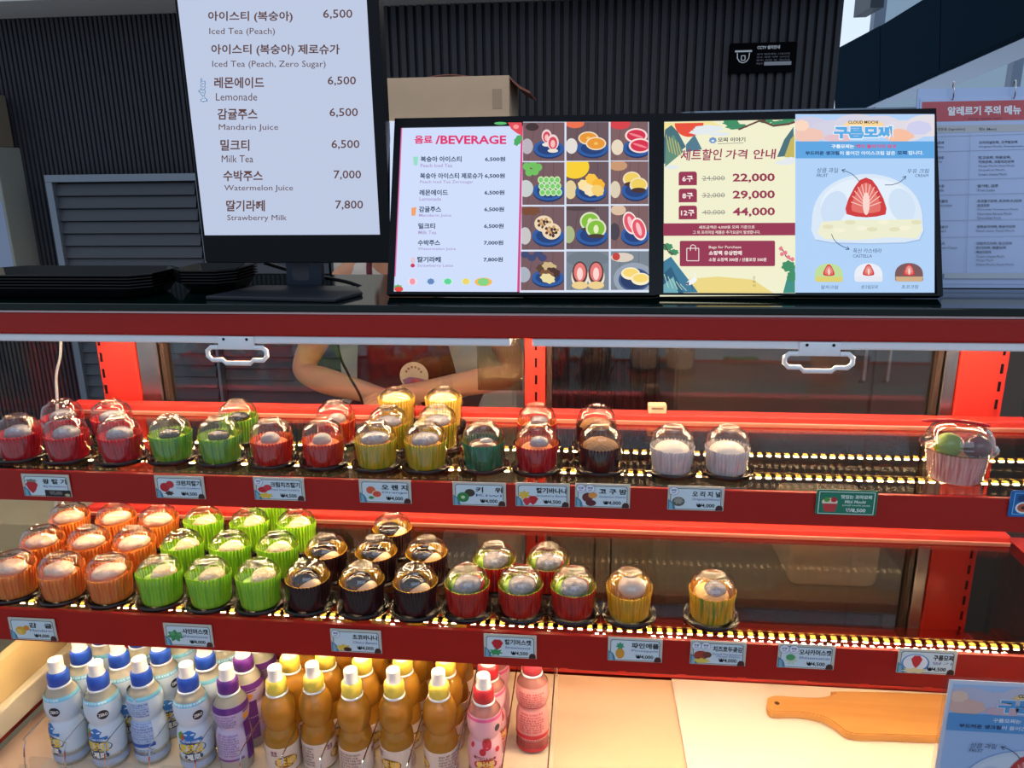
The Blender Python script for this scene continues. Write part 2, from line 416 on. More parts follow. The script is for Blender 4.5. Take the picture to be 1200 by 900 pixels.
# shelves
def shelf(z, y0, lipz, x0, x1, ledy):
    bm = BM(); box(bm, XL + .002, y0 + .007, z - .008, XR - .002, 1.262, z - .0005); s = cp('shelf', bm, SHELFG)
    bm = BM(); prism(bm, [(y0, z + .003), (y0 + .006, z + .003), (y0 + .006, lipz + .004), (y0 + .016, lipz + .004), (y0 + .016, lipz), (y0 - .002, lipz)], x0, x1, 'x'); obj('lip', bm, RED, s)
    bm = BM(); box(bm, XL - .005, 1.263, z - .018, XR - .006, 1.292, z + .012, .003); r = obj('back_rail', bm, REDIN, s)
    bm = BM(); box(bm, XL - .004, 1.2615, z - .006, XR - .007, 1.2632, z + .001); obj('bright_line', bm, mat('brushed_strip', S(226, 160, 150), .35), r)
    led_strip(s, ledy, z - .0165, fin=True)
    return s
def led_strip(parent, y, z, px=XL + .03, fin=False):
    bm = BM(); box(bm, XL + .01, y - .005, z - .0022, XR - .01, y + .005, z - .0002); st = obj('led_strip', bm, clear('led_tape', (.045, .036, .011), 1.4, .2), parent)
    bm = BM(); x = px
    while x < XR - .02:
        box(bm, x - .0032, y - .0032, z - .0052, x + .0032, y + .0032, z - .0006); x += .0142
    obj('diodes', bm, LED, st); st.children[0]['kind'] = 'stuff'
    if fin: bm = BM(); box(bm, XL + .01, y + .0052, z - .009, XR - .01, y + .0066, z + .0012); obj('reflection_fin', bm, ALU, st)  # fin added to block the diodes' reflection in the rear glass
    return st
s1 = shelf(Z1, .966, 1.0935, XL - .03, XR + .03, 1.075)
s2 = shelf(Z2, .928, .883, XL - .03, XR + .03, .984)
st = led_strip(s1, 1.20, Z1 - .029)
for c_ in (case,):
    st = led_strip(case, 1.135, 1.3215); st.location = OFF
st = led_strip(case, 1.235, 1.3215); st.location = OFF  # second canopy strip, added to brighten the cups and shelves

# ================================================================ mochi cups
DOMEM = clear('clear_plastic_dome', (.96, .96, .955), 1.45, .03, 1.5)
TRAYM = mat('black_tray_plastic', S(14, 13, 13), .14, coat=.3)
def dome_mesh():
    bm = BM()
    out = [(.0318, 0), (.0316, .004), (.0310, .025), (.0302, .040), (.0286, .048), (.0255, .0545), (.0212, .0580), (.0178, .0588), (.0168, .0600), (.0164, .0622), (.0152, .0632), (.0140, .0626), (.0132, .0612), (.006, .0606), (0.0001, .0606)]
    inn = [(r - .0006 if r > .002 else r, z - .0006) for r, z in out[::-1]]; inn[-1] = (.0311, 0)
    lathe(bm, out + inn, 36, cap=False)
    bmesh.ops.recalc_face_normals(bm, faces=bm.faces[:])
    me = bpy.data.meshes.new('dome'); bm.to_mesh(me); bm.free(); me.materials.append(DOMEM)
    for p in me.polygons: p.use_smooth = True
    return me
def tray_mesh():
    bm = BM()
    lathe(bm, [(.034, 0), (.0362, .0012), (.0372, .003), (.0371, .0058), (.0369, .0068), (.0367, .006), (.0366, .0045), (.0352, .0045), (.0346, .0062), (.0335, .0068), (.0325, .0058), (.032, .0042), (.006, .0040)], 44)
    me = bpy.data.meshes.new('base_tray'); bm.to_mesh(me); bm.free(); me.materials.append(TRAYM)
    for p in me.polygons: p.use_smooth = True
    return me
def liner_mesh(h, m, m_in=None, rb=.0258, rt=.0301, slant=0.0, n=38):
    """pleated paper cup with a scalloped rim"""
    bm = BM(); N = n * 4; prof = [(rb, 0), (rb + .0005, .002)] + [(rb + (rt - rb) * t, h * t) for t in (.3, .6, .9, 1.0)]
    rings = []
    def pl(a, z): return 1 + .034 * min(1, z / .01) * (1 if int(a / (2 * PI) * N + .5) % 4 in (0, 1) else -1)
    def hz(a, z): return z + (slant * math.sin(a) * z / h if slant else 0)
    for side in (0, 1):
        for r, z in (prof if side == 0 else prof[::-1]):
            r2 = r - (.0012 if side else 0); ring = []
            for k in range(N):
                a = 2 * PI * k / N; q = pl(a, z); zz = hz(a, z)
                if z == h: zz += .0011 * (1 if k % 4 in (0, 1) else -1)
                if side: zz = max(zz, .0008) if z < .001 else zz
                ring.append(bm.verts.new((r2 * q * math.cos(a), r2 * q * math.sin(a), zz)))
            rings.append(ring)
    for i, (a, b) in enumerate(zip(rings, rings[1:])):
        for k in range(N):
            f = bm.faces.new((a[k], a[(k + 1) % N], b[(k + 1) % N], b[k]))
            f.material_index = 1 if (m_in and i >= len(prof) - 1) else 0
    bm.faces.new(rings[0][::-1]); f = bm.faces.new(rings[-1]); f.material_index = 1 if m_in else 0
    me = bpy.data.meshes.new('paper_cup'); bm.to_mesh(me); bm.free(); me.materials.append(m)
    if m_in: me.materials.append(m_in)
    return me
def paper(key, c, c2=None):
    """translucent coloured paper, with faint lengthwise colour streaks"""
    if key in _M: return _M[key]
    m = mat(key, S(*c), .55, spec=.3); nt = m.node_tree; b = nt.nodes['Principled BSDF']
    tc = nt.nodes.new('ShaderNodeTexCoord'); mp = nt.nodes.new('ShaderNodeMapping'); mp.inputs['Scale'].default_value = (160, 160, 8)
    n = nt.nodes.new('ShaderNodeTexNoise'); n.inputs['Scale'].default_value = 1.0; n.inputs['Detail'].default_value = 2
    r = nt.nodes.new('ShaderNodeMix'); r.data_type = 'RGBA'
    r.inputs[6].default_value = (*S(*(c2 or [int(x * .72) for x in c])), 1); r.inputs[7].default_value = (*S(*c), 1)
    cr = nt.nodes.new('ShaderNodeMapRange'); cr.inputs[1].default_value = .36; cr.inputs[2].default_value = .52
    nt.links.new(tc.outputs['Object'], mp.inputs['Vector']); nt.links.new(mp.outputs[0], n.inputs['Vector'])
    nt.links.new(n.outputs['Fac'], cr.inputs[0]); nt.links.new(cr.outputs[0], r.inputs[0]); nt.links.new(r.outputs[2], b.inputs['Base Color'])
    b.inputs['Transmission Weight'].default_value = 0.0
    b.inputs['Subsurface Weight'].default_value = .25; b.inputs['Subsurface Radius'].default_value = (.008, .006, .004)
    return m
def ball_mesh(name, parts, smooth=True):
    """parts: (centre, rx, ry, rz, noise, freq, seed, material)"""
    bm = BM(); ms = []
    for c, rx, ry, rz, nz, nf, sd, m in parts:
        k = len(bm.faces); ball(bm, c, rx, ry, rz, 3, nz, nf, sd); bm.faces.ensure_lookup_table()
        if m not in ms: ms.append(m)
        for f in bm.faces[k:]: f.material_index = ms.index(m)
    me = bpy.data.meshes.new(name); bm.to_mesh(me); bm.free()
    for m in ms: me.materials.append(m)
    for p in me.polygons: p.use_smooth = smooth
    return me
def tone(key, c, rough=.35, **k): return mat(key, S(*c), rough, **k)
WRAP = tone('silvery_wrap_mochi', (150, 146, 156), .16, bump=1.0, scale=170, coat=.7, vary=.5)
WHITE = tone('white_mochi', (232, 220, 212), .45, bump=.3, scale=200, coat=.3, vary=.06)
PEACHW = tone('pale_pink_mochi', (232, 198, 176), .3, bump=.7, scale=180, coat=.5, vary=.22)
BEIGEW = tone('beige_mochi', (226, 196, 160), .35, bump=.9, scale=220, coat=.3, vary=.22)
COCOA = tone('dark_chocolate', (34, 20, 16), .16, coat=.7)
GREY = tone('grey_cream_mochi', (168, 158, 156), .3, bump=.3, scale=180, coat=.3, vary=.1)
CRUMB = tone('brown_crumb', (150, 104, 52), .7, bump=1.0, scale=420, vary=.4)
AMBER = tone('amber_jelly', (110, 52, 22), .2, coat=.5)
def F(c, rx, ry, rz, m, nz=.06, nf=60, sd=1): return (c, rx, ry, rz, nz, nf, sd, m)
K = {}
def kind(key, liner_h, col, col2, top, colin=None, slant=0, fill=None, extra=None):
    m = paper('paper_' + key, col, col2); mi = paper('paper_inside_' + key, colin) if colin else None
    K[key] = (liner_mesh(liner_h, m, mi, slant=slant), ball_mesh('mochi', top), ball_mesh('filling', fill) if fill else None, extra)
kind('big', .036, (206, 24, 40), (168, 12, 34), [F((.002, -.001, .036), .0185, .0165, .0125, WRAP, .22)], (226, 60, 60), fill=[F((0, 0, .022), .0255, .0255, .014, tone('red_fill', (206, 44, 44), .4))])
kind('crunch', .037, (134, 188, 58), (74, 146, 70), [F((.001, -.002, .036), .0165, .015, .0075, tone('black_crunch', (26, 18, 18), .2, bump=.6, scale=300, coat=.6), .16, 140)], (176, 210, 70), fill=[F((0, 0, .022), .0255, .0255, .012, tone('green_fill', (150, 190, 60), .4))])
kind('cream', .034, (212, 44, 26), (176, 22, 22), [F((.001, -.004, .034), .014, .013, .011, GREY, .08)], (236, 110, 48), fill=[F((0, 0, .020), .0255, .0255, .015, tone('orange_fill', (224, 92, 40), .4, bump=.5, scale=200))])
kind('orange', .038, (214, 178, 38), (150, 160, 40), [F((0, -.001, .0385), .0205, .0175, .0100, WRAP, .16)], (238, 200, 70), fill=[F((0, 0, .024), .0255, .0255, .013, tone('yellow_fill', (232, 150, 50), .4, bump=.5, scale=200))])
kind('deep', .047, (240, 200, 84), (228, 178, 60), [F((0, 0, .040), .0235, .0235, .014, tone('pale_yellow_mochi', (240, 214, 130), .4, bump=.4, scale=200, vary=.08), .08)], (244, 216, 120))
kind('kiwi', .037, (44, 132, 92), (26, 96, 70), [F((.003, -.004, .035), .010, .008, .006, GREY, .14)], (100, 120, 50), fill=[F((0, 0, .024), .0258, .0258, .014, AMBER)])
kind('banana', .036, (196, 22, 34), (158, 10, 26), [F((.003, -.003, .037), .0135, .012, .010, WRAP, .16)], (232, 120, 50), fill=[F((0, 0, .021), .0255, .0255, .016, tone('orange_crumb', (236, 128, 48), .5, bump=.8, scale=300))])
kind('chestnut', .034, (58, 16, 20), (36, 8, 12), [F((0, 0, .028), .0258, .0250, .0155, CRUMB, .09, 130)], (90, 40, 20))
kind('plain', .034, (226, 214, 214), (206, 190, 194), [F((0, 0, .026), .0255, .0255, .015, WHITE, .06)], (238, 228, 222))
kind('mandarin', .040, (252, 148, 62), (236, 112, 40), [F((.001, -.002, .0395), .0225, .0175, .0100, PEACHW, .20)], (250, 150, 60), slant=.003, fill=[F((0, 0, .027), .026, .026, .010, tone('mandarin_fill', (244, 140, 60), .4))])
kind('muscat', .043, (172, 222, 44), (134, 200, 40), [F((.007, -.003, .040), .0165, .0165, .0105, BEIGEW, .22)], (170, 214, 40), slant=-.004, fill=[F((0, 0, .026), .0265, .0265, .011, tone('lime_fill', (154, 204, 40), .4))])
kind('choco', .040, (56, 14, 18), (34, 8, 12), [F((.006, -.006, .032), .0165, .0130, .0105, tone('ivory_mochi', (226, 196, 160), .3, coat=.3), .08)], (236, 178, 40), fill=[F((-.004, .001, .0355), .0190, .0190, .0140, COCOA, .05)])
kind('straw', .039, (206, 46, 26), (170, 22, 20), [F((.001, -.003, .0385), .0195, .0165, .0130, WRAP, .22)], (170, 186, 50), fill=[F((.010, .006, .034), .014, .014, .012, tone('strawberry_bit', (206, 40, 40), .3)), F((-.010, .006, .032), .014, .014, .012, tone('muscat_bit', (150, 190, 50), .3))])
kind('pine', .041, (236, 182, 44), (214, 156, 30), [F((.004, -.001, .042), .0185, .0165, .0155, tone('pale_grey_mochi', (206, 186, 178), .3, coat=.3, vary=.1), .05)], (244, 196, 70), slant=.004)
kind('walnut', .040, (226, 178, 46), (120, 150, 50), [F((.003, -.002, .040), .0150, .0140, .0115, WRAP, .2)], (236, 170, 60), fill=[F((0, .004, .030), .024, .024, .013, tone('walnut_bits', (232, 186, 110), .5, bump=.8, scale=260))])
DOME, TRAY = dome_mesh(), tray_mesh()
rs = random.Random(3)
def mochi_cup(key, label, group, x, y, z):
    o = thing('mochi_cup', label, 'dessert', (x, y, z), (0, 0, 0), group)
    if z < 1: o.scale = (1.06, 1.06, 1.03)
    obj('base_tray', TRAY, None, o)
    ang = rs.uniform(-.5, .5)
    obj('dome', DOME, None, o, (0, 0, .0046), rot=(0, 0, ang))
    ln, mo, fi, ex = K[key]
    obj('paper_cup', ln, None, o, (0, 0, .0046), rot=(0, 0, ang * .6))
    obj('mochi', mo, None, o, (0, 0, .0046), rot=(0, 0, ang))
    if fi: obj('filling', fi, None, o, (0, 0, .0046), rot=(0, 0, ang))
    return o
def place(z, key, group, items):
    for px, py, label in items:
        p = onZ(px, py, z + .0660); mochi_cup(key, label, group, p.x, min(max(p.y, 1.0105 if z > 1 else .9755), 1.2215), z)
U, L = Z1 - .0004, Z2 - .0004
G = lambda s: s
place(U, 'big', 'red paper cups of the big strawberry kind', [
 (18, 488, 'red paper cup mochi cut by the left picture edge on the upper shelf'),
 (74, 489, 'red paper cup mochi with silvery top, second along the front row of the upper shelf'),
 (137, 490, 'red paper cup mochi with silvery top at the front beside the green cups'),
 (70, 470, 'red paper cup mochi behind the second cup of the upper front row'),
 (128, 471, 'red paper cup mochi behind the red one that stands next to the green cups')])
place(U, 'crunch', 'green cups with black tops', [
 (197, 489, 'green paper cup mochi with shiny black top, left one of the front pair'),
 (255, 491, 'green paper cup mochi with shiny black top, front right beside an orange-red cup'),
 (277, 471, 'green paper cup mochi with black top standing alone in the second row')])
place(U, 'cream', 'orange-red cups with grey tops', [
 (316, 493, 'orange-red cup mochi with grey top, front row beside the green cups'),
 (377, 494, 'orange-red cup mochi with grey top, front row beside the olive-yellow cups'),
 (392, 472, 'orange-red cup mochi in the second row left of the yellow cups')])
place(U, 'orange', 'yellow cups with silvery tops', [
 (439, 496, 'olive-yellow cup mochi with silvery top, left one of the front two'),
 (498, 497, 'olive-yellow cup mochi with silvery top at the front beside the dark green cup'),
 (454, 478, 'yellow cup mochi with silvery top, left one in the second row'),
 (512, 477, 'yellow cup mochi with silvery top, right one in the second row')])
place(U, 'deep', 'tall pale yellow cups', [
 (464, 456, 'tall pale yellow mochi at the back of the upper shelf, left of two'),
 (519, 456, 'tall pale yellow mochi at the back of the upper shelf, right of two')])
place(U, 'kiwi', None, [(566, 497, 'dark green paper cup mochi with a brown top, the only one on the upper shelf')])
place(U, 'banana', 'deep red cups with orange filling', [
 (629, 499, 'deep red cup mochi with orange filling in the front row beside the dark brown cups'),
 (629, 476, 'deep red cup mochi behind the front red one, against the centre post')])
place(U, 'chestnut', 'dark brown crumb-topped cups', [
 (704, 499, 'dark brown cup mochi with crumbly brown top in the front row'),
 (699, 477, 'dark brown cup mochi with crumbly top in the second row')])
place(U, 'plain', 'white mochi cups', [
 (789, 501, 'white mochi in white paper cup, left one of two'),
 (854, 502, 'white mochi in white paper cup, right one of two beside the empty shelf')])
place(L, 'mandarin', 'orange cups of the mandarin kind', [
 (4, 655, 'orange cup mochi cut by the left picture edge in the front row'),
 (65, 655, 'orange cup mochi in the front row, second from the left edge'),
 (122, 657, 'orange cup mochi in the front row next to the lime green cups'),
 (47, 620, 'orange cup mochi, leftmost of the middle row'),
 (102, 621, 'orange cup mochi, centre one of the middle row'),
 (155, 622, 'orange cup mochi in the middle row next to the lime green cups'),
 (79, 593, 'orange cup mochi, leftmost of the back row'),
 (134, 594, 'orange cup mochi, centre one of the back row'),
 (184, 596, 'orange cup mochi in the back row next to the lime green cups')])
place(L, 'muscat', 'lime green cups of the muscat kind', [
 (182, 659, 'lime green cup mochi in the front row beside the orange cups'),
 (242, 660, 'lime green cup mochi, middle one of the front three'),
 (301, 661, 'lime green cup mochi in the front row beside the chocolate cups'),
 (212, 626, 'lime green cup mochi in the second row beside the orange cups'),
 (268, 627, 'lime green cup mochi, middle one of the second row'),
 (324, 628, 'lime green cup mochi in the second row beside the chocolate cups'),
 (237, 598, 'lime green cup mochi in the third row beside the orange cups'),
 (291, 600, 'lime green cup mochi, middle one of the third row'),
 (346, 601, 'lime green cup mochi, rightmost of the third row'),
 (315, 578, 'lime green cup mochi alone at the very back under the upper shelf lip')])
place(L, 'choco', 'dark chocolate cups with yellow rims', [
 (359, 662, 'dark chocolate cup with yellow rim in the front row beside the lime green cups'),
 (423, 665, 'dark chocolate cup with yellow rim, middle one of the front three'),
 (486, 667, 'dark chocolate cup with yellow rim in the front row beside the red cups'),
 (381, 631, 'dark chocolate cup with yellow rim, leftmost of the second row'),
 (440, 633, 'dark chocolate cup with yellow rim, middle one of the second row'),
 (499, 634, 'dark chocolate cup with yellow rim, rightmost of the second row'),
 (459, 606, 'dark chocolate cup with yellow rim alone at the back')])
place(L, 'straw', 'red cups with silvery tops on the lower shelf', [
 (547, 668, 'red cup mochi with silvery top on the lower shelf beside the chocolate cups'),
 (610, 669, 'red cup mochi with silvery top, middle one of the lower front three'),
 (672, 671, 'red cup mochi with silvery top on the lower shelf beside the yellow cup'),
 (579, 641, 'red cup mochi, left one of the lower second row'),
 (642, 643, 'red cup mochi, right one of the lower second row at the centre post')])
place(L, 'pine', None, [(738, 673, 'smooth yellow cup mochi with pale grey top on the lower shelf')])
place(L, 'walnut', None, [(836, 676, 'yellow cup mochi with green streaks standing alone on the lower shelf')])

# big clear cup with domed lid and fruit
p = onZ(1131, 571, Z1); bx, by = p.x, p.y + .034
big = thing('fruit_cup', 'large clear dessert cup with domed lid holding a green and a red grape', 'dessert', (bx, by, Z1 - .0004))
CUPM = clear('clear_cup_plastic', (.95, .94, .94), 1.45, .03)
bm = BM(); o_ = [(.033, 0), (.0345, .002), (.0385, .030), (.0425, .046), (.0435, .0465)]; lathe(bm, [(.0001, 0)] + o_ + [(r - .0008, z + .0006) for r, z in o_[::-1]] + [(.0001, .001)], 40, cap=False); obj('cup', bm, CUPM, big, smooth=True)
me = liner_mesh(.041, paper('paper_pinkwhite', (238, 204, 198), (214, 160, 160)), rb=.0315, rt=.0385, n=44); obj('paper_cup', me, None, big, (0, 0, .0014))
bm = BM(); lathe(bm, [(.0445, .0445), (.0475, .0455), (.0482, .048), (.0465, .0505), (.0440, .0512), (.0425, .056), (.0408, .063), (.0360, .0710), (.0280, .0762), (.0150, .0790), (.0001, .0796), (.0001, .0790), (.0148, .0784), (.0276, .0756), (.0355, .0705), (.0402, .0627), (.0419, .0558), (.0434, .0506), (.0460, .0500), (.0475, .048), (.0470, .0460), (.0445, .0452)], 44, cap=False)
obj('lid', bm, DOMEM, big, smooth=True)
obj('green_grape', ball_mesh('green_grape', [F((-.019, -.012, .052), .0180, .0165, .0175, tone('green_grape_skin', (128, 150, 36), .2, coat=.5, vary=.15), .02)]), None, big)
obj('red_grape', ball_mesh('red_grape', [F((.018, -.014, .050), .0180, .0165, .0175, tone('red_grape_skin', (92, 16, 30), .12, coat=.8), .02), F((.018, -.014, .0675), .003, .003, .0025, tone('stalk_scar', (120, 110, 90), .6), .1)]), None, big)
obj('cake', ball_mesh('cake', [F((0, .006, .030), .033, .030, .016, tone('cake_crumb', (206, 140, 70), .6, bump=.8, scale=200, vary=.2), .06), F((.001, .010, .043), .010, .008, .006, tone('mint_leaf', (96, 120, 40), .5), .3), F((-.004, .018, .044), .015, .010, .008, tone('cream_white', (232, 214, 180), .4), .1)]), None, big)
# red pick lying across the lid
a, b = Vector((bx - .048, by - .006, Z1 + .0832)), Vector((bx + .034, by - .004, Z1 + .0768))
bm = BM(); tube(bm, [a + (b - a) * t + Vector((0, 0, .0035 * math.sin(PI * t))) for t in [k / 10 for k in range(11)]], .0023, 8)
ball(bm, tuple(a), .007, .0035, .0018, 2)
tag(obj('plastic_spoon', bm, tone('red_spoon_plastic', (196, 20, 30), .25), smooth=True), 'thin red plastic spoon lying across the lid of the fruit cup', 'spoon')

# ================================================================ drink bottles in their rack
PROF = [(.0001, .0), (.0225, .0), (.0252, .003), (.0258, .008), (.0258, .050), (.0256, .060), (.0244, .068), (.0214, .0748), (.0198, .0777), (.0216, .0812), (.0248, .090), (.0260, .100), (.0256, .110), (.0236, .120), (.0192, .1275), (.0146, .1315), (.0128, .134), (.0128, .138), (.0001, .138)]
def rad(z):
    P = PROF[1:-1]
    for (r0, z0), (r1, z1) in zip(P, P[1:]):
        if z0 <= z <= z1 and z1 > z0: return r0 + (r1 - r0) * (z - z0) / (z1 - z0)
    return P[-1][0]
def juice(key, tint, body, mixf, rough=.05):
    m = bpy.data.materials.new(key); m.use_nodes = True; nt = m.node_tree; nt.nodes.clear()
    N = nt.nodes.new; out = N('ShaderNodeOutputMaterial'); t = N('ShaderNodeBsdfTransparent'); t.inputs[0].default_value = (*tint, 1)
    d = N('ShaderNodeBsdfDiffuse'); d.inputs[0].default_value = (*S(*body), 1); tr = N('ShaderNodeBsdfTranslucent'); tr.inputs[0].default_value = (*S(*body), 1)
    a = N('ShaderNodeMixShader'); b = N('ShaderNodeMixShader'); c = N('ShaderNodeMixShader'); g = N('ShaderNodeBsdfGlossy'); g.inputs['Roughness'].default_value = rough
    lw = N('ShaderNodeLayerWeight'); lw.inputs[0].default_value = .35
    tc = N('ShaderNodeTexCoord'); n = N('ShaderNodeTexNoise'); n.inputs['Scale'].default_value = 70; bp = N('ShaderNodeBump'); bp.inputs['Strength'].default_value = .35; bp.inputs['Distance'].default_value = .003
    L = nt.links.new
    L(tc.outputs['Object'], n.inputs['Vector']); L(n.outputs['Fac'], bp.inputs['Height']); L(bp.outputs[0], g.inputs['Normal'])
    L(d.outputs[0], a.inputs[1]); L(tr.outputs[0], a.inputs[2]); b.inputs[0].default_value = mixf
    L(t.outputs[0], b.inputs[1]); L(a.outputs[0], b.inputs[2]); L(lw.outputs['Fresnel'], c.inputs[0]); L(b.outputs[0], c.inputs[1]); L(g.outputs[0], c.inputs[2]); L(c.outputs[0], out.inputs[0])
    return m
RK = random.Random(5)
def wrap_add(store, part, m, pts, faces, lift):
    bm, ms = store.setdefault('small_print' if part == 'small_print' else 'label_print', (BM(), []))
    if m not in ms: ms.append(m)
    mi = ms.index(m); vs = []
    for u, z in pts:
        r = rad(z) + .0009 + lift; a = u / .0262
        vs.append(bm.verts.new((r * math.sin(a), -r * math.cos(a), z)))
    for f in faces:
        try: bm.faces.new([vs[i] for i in f]).material_index = mi
        except ValueError: pass
def wrap_text(store, part, m, t, u0, u1, z0, z1, lift=.0002, bold=0.0):
    g, fs = text_geo(t, bold); wrap_add(store, part, m, [(u0 + (u1 - u0) * a, z0 + (z1 - z0) * b) for a, b in g], fs, lift)
def wrap_band(store, part, m, u0, u1, z0, z1, lift=.0001, tilt=0.0, n=24):
    P = []; F_ = []
    for k in range(n + 1):
        u = u0 + (u1 - u0) * k / n
        for j in range(5): P.append((u, z0 + (z1 - z0) * j / 4 + tilt * k / n))
    for k in range(n):
        for j in range(4): a = k * 5 + j; F_.append((a, a + 5, a + 6, a + 1))
    wrap_add(store, part, m, P, F_, lift)
def wrap_disc(store, part, m, u, z, ru, rz, lift=.0002, n=20, wob=0):
    P = [(u, z)] + [(u + ru * math.cos(2 * PI * k / n) * (1 + wob * math.sin(5 * 2 * PI * k / n)), z + rz * math.sin(2 * PI * k / n)) for k in range(n)]
    wrap_add(store, part, m, P, [(0, 1 + k, 1 + (k + 1) % n) for k in range(n)], lift)
LINES = ['정제수 설탕 과즙농축액', '비타민 구연산 식품첨가물', '보관방법 직사광선 주의', '유통기한 별도표기일까지', '내용량 영양성분 나트륨', '당류 탄수화물 단백질 지방', '고객상담실 부정불량식품', '개봉 후 바로 드세요']
def small_print(st, m, u0, u1, z0, z1, n, seed=0):
    h = (z1 - z0) / n
    for k in range(n): wrap_text(st, 'small_print', m, LINES[(k + seed) % len(LINES)], u0, u1 - (.004 if k % 3 == 1 else 0), z1 - (k + .86) * h, z1 - (k + .14) * h, .0002, .02)
def make_bottle(name, label, cap, capband, body_m, kind_):
    o = thing(name, label, 'bottle', (0, 0, ZD), (0, 0, 0))
    bm = BM(); lathe(bm, PROF, 40); obj('body', bm, body_m, o, smooth=40)
    bm = BM(); lathe(bm, [(.0128, .1330), (.0166, .1335), (.0168, .1352), (.0158, .1362), (.0128, .1366)], 36); ring = obj('neck_ring', bm, WHITEP, o, smooth=40)
    bm = BM(); lathe(bm, [(.0148, .1366), (.0154, .1372), (.0155, .1510), (.0148, .1555), (.0122, .1585), (.0001, .1588)], 36, rf=lambda r, z, a, i: r * (1 + .012 * math.cos(a * 36)) if i in (1, 2) else r)
    obj('cap', bm, capband, o, smooth=60)
    bm = BM(); lathe(bm, [(.0122, .1585), (.0118, .1600), (.0103, .1620), (.0107, .1745), (.0101, .1772), (.0080, .1782), (.0001, .1784)], 28); obj('nozzle', bm, cap, o, smooth=50)
    st = {}
    if kind_ == 'blue':
        lab = [(r + .0006, z) for r, z in PROF if .004 < z < .127 and r > .014]; bm = BM(); lathe(bm, [(.0252, .0035)] + lab[1:], 48, cap=False); lb = obj('label', bm, mat('sleeve_pale_blue', S(206, 222, 236), .3, coat=.3), o, smooth=True)
        wrap_band(st, 'blue_arc', ink(120, 196, 226), -.08, .08, .1165, .1225, .0001, n=64)
        wrap_text(st, 'arc_lettering', ink(240, 248, 252), '과일맛 음료 비타민 과일맛', -.026, .026, .1178, .1215, .0002, .02)
        wrap_disc(st, 'badge', ink(36, 36, 40), .018, .1010, .0080, .0080); wrap_text(st, 'badge_lettering', ink(240, 240, 240), 'ZERO', .0118, .0242, .0984, .1036, .0003, .03)
        wrap_disc(st, 'apple_picture', ink(96, 156, 50), -.014, .0660, .0055, .0060, wob=.08); wrap_disc(st, 'apple_picture', ink(200, 60, 40), -.0105, .0640, .0030, .0050)
        wrap_disc(st, 'splash', ink(40, 110, 190), .0000, .0670, .0100, .0075, .00015, wob=.22)
        wrap_band(st, 'ribbon', ink(36, 116, 196), -.016, .019, .0530, .0585, .0002, .004); wrap_text(st, 'ribbon_lettering', ink(235, 245, 250), '어린이음료 식이섬유', -.012, .014, .0555, .0590, .0004, .02)
        wrap_disc(st, 'logo_outline', ink(50, 70, 110), .001, .0440, .0225, .0110, .00015)
        wrap_text(st, 'logo_lettering', ink(238, 206, 60), '뽀로로', -.0170, .0190, .0365, .0520, .0004, .035)
        wrap_text(st, 'name_lettering', ink(246, 246, 240), '제로', -.007, .014, .0235, .0345, .0004, .04); wrap_disc(st, 'logo_outline', ink(60, 84, 120), .0035, .0292, .0140, .0072, .00012)
        wrap_band(st, 'base_band', ink(176, 190, 216), -.0823, .0823, .0085, .0200, .0001, n=64)
        # reverse side
        wrap_band(st, 'text_panel', ink(176, 198, 226), .0823 - .020, .0823 + .020, .0880, .1140, .0002); wrap_band(st, 'text_panel', ink(168, 190, 224), .0823 - .021, .0823 + .021, .0420, .0780, .0002)
        small_print(st, ink(60, 96, 176), .0823 - .019, .0823 + .019, .0890, .1130, 6, 1); small_print(st, ink(56, 92, 172), .0823 - .020, .0823 + .020, .0430, .0770, 8)
        wrap_band(st, 'blue_band', ink(44, 88, 176), .0823 - .022, .0823 + .022, .0330, .0395, .0002, .0025)
        small_print(st, ink(80, 110, 180), .0823 - .019, .0823 + .019, .0190, .0310, 3, 3)
    elif kind_ in ('purple', 'pink', 'rose'):
        base = {'purple': (196, 182, 214), 'pink': (236, 176, 186), 'rose': (240, 166, 160)}[kind_]; dark = {'purple': (92, 40, 128), 'pink': (196, 40, 70), 'rose': (214, 54, 64)}[kind_]
        lab = [(r + .0006, z) for r, z in PROF if .004 < z < .122 and r > .014]; bm = BM(); lathe(bm, [(.0252, .0035)] + lab[1:], 48, cap=False); lb = obj('label', bm, mat('sleeve_' + kind_, S(*base), .3, coat=.3), o, smooth=True)
        if kind_ == 'purple':
            wrap_band(st, 'purple_band', ink(*dark), -.0823, .0823, .1090, .1195, n=64)
            for s_, z0, z1, n in ((2, .084, .107, 5), (0, .034, .072, 9)): small_print(st, ink(116, 88, 160), -.018, .018, z0, z1, n, s_)
            wrap_band(st, 'line_band', ink(130, 80, 150), -.024, .024, .024, .028, tilt=.003)
            wrap_disc(st, 'star', ink(240, 170, 50), .034, .098, .0055, .0055, wob=.3); wrap_band(st, 'purple_stripe', ink(*dark), .030, .046, .02, .108)
        elif kind_ == 'pink':
            wrap_band(st, 'pink_arc', ink(226, 90, 140), -.08, .08, .1135, .1180, n=64)
            wrap_disc(st, 'badge', ink(50, 40, 46), .020, .100, .0050, .0060)
            for u, z, q in ((.003, .074, .0095), (-.004, .062, .0060), (.020, .062, .0045), (-.022, .070, .004)): wrap_disc(st, 'strawberry_picture', ink(206, 44, 56), u, z, q * .85, q, .00025, wob=.04)
            wrap_disc(st, 'strawberry_leaf', ink(80, 140, 60), .003, .0825, .005, .0022, .0003, wob=.3)
            wrap_band(st, 'ribbon', ink(160, 34, 50), -.018, .016, .0500, .0545, .0003, -.003); wrap_text(st, 'ribbon_lettering', ink(250, 230, 220), '어린이음료 딸기맛', -.014, .012, .0498, .0530, .0005, .02)
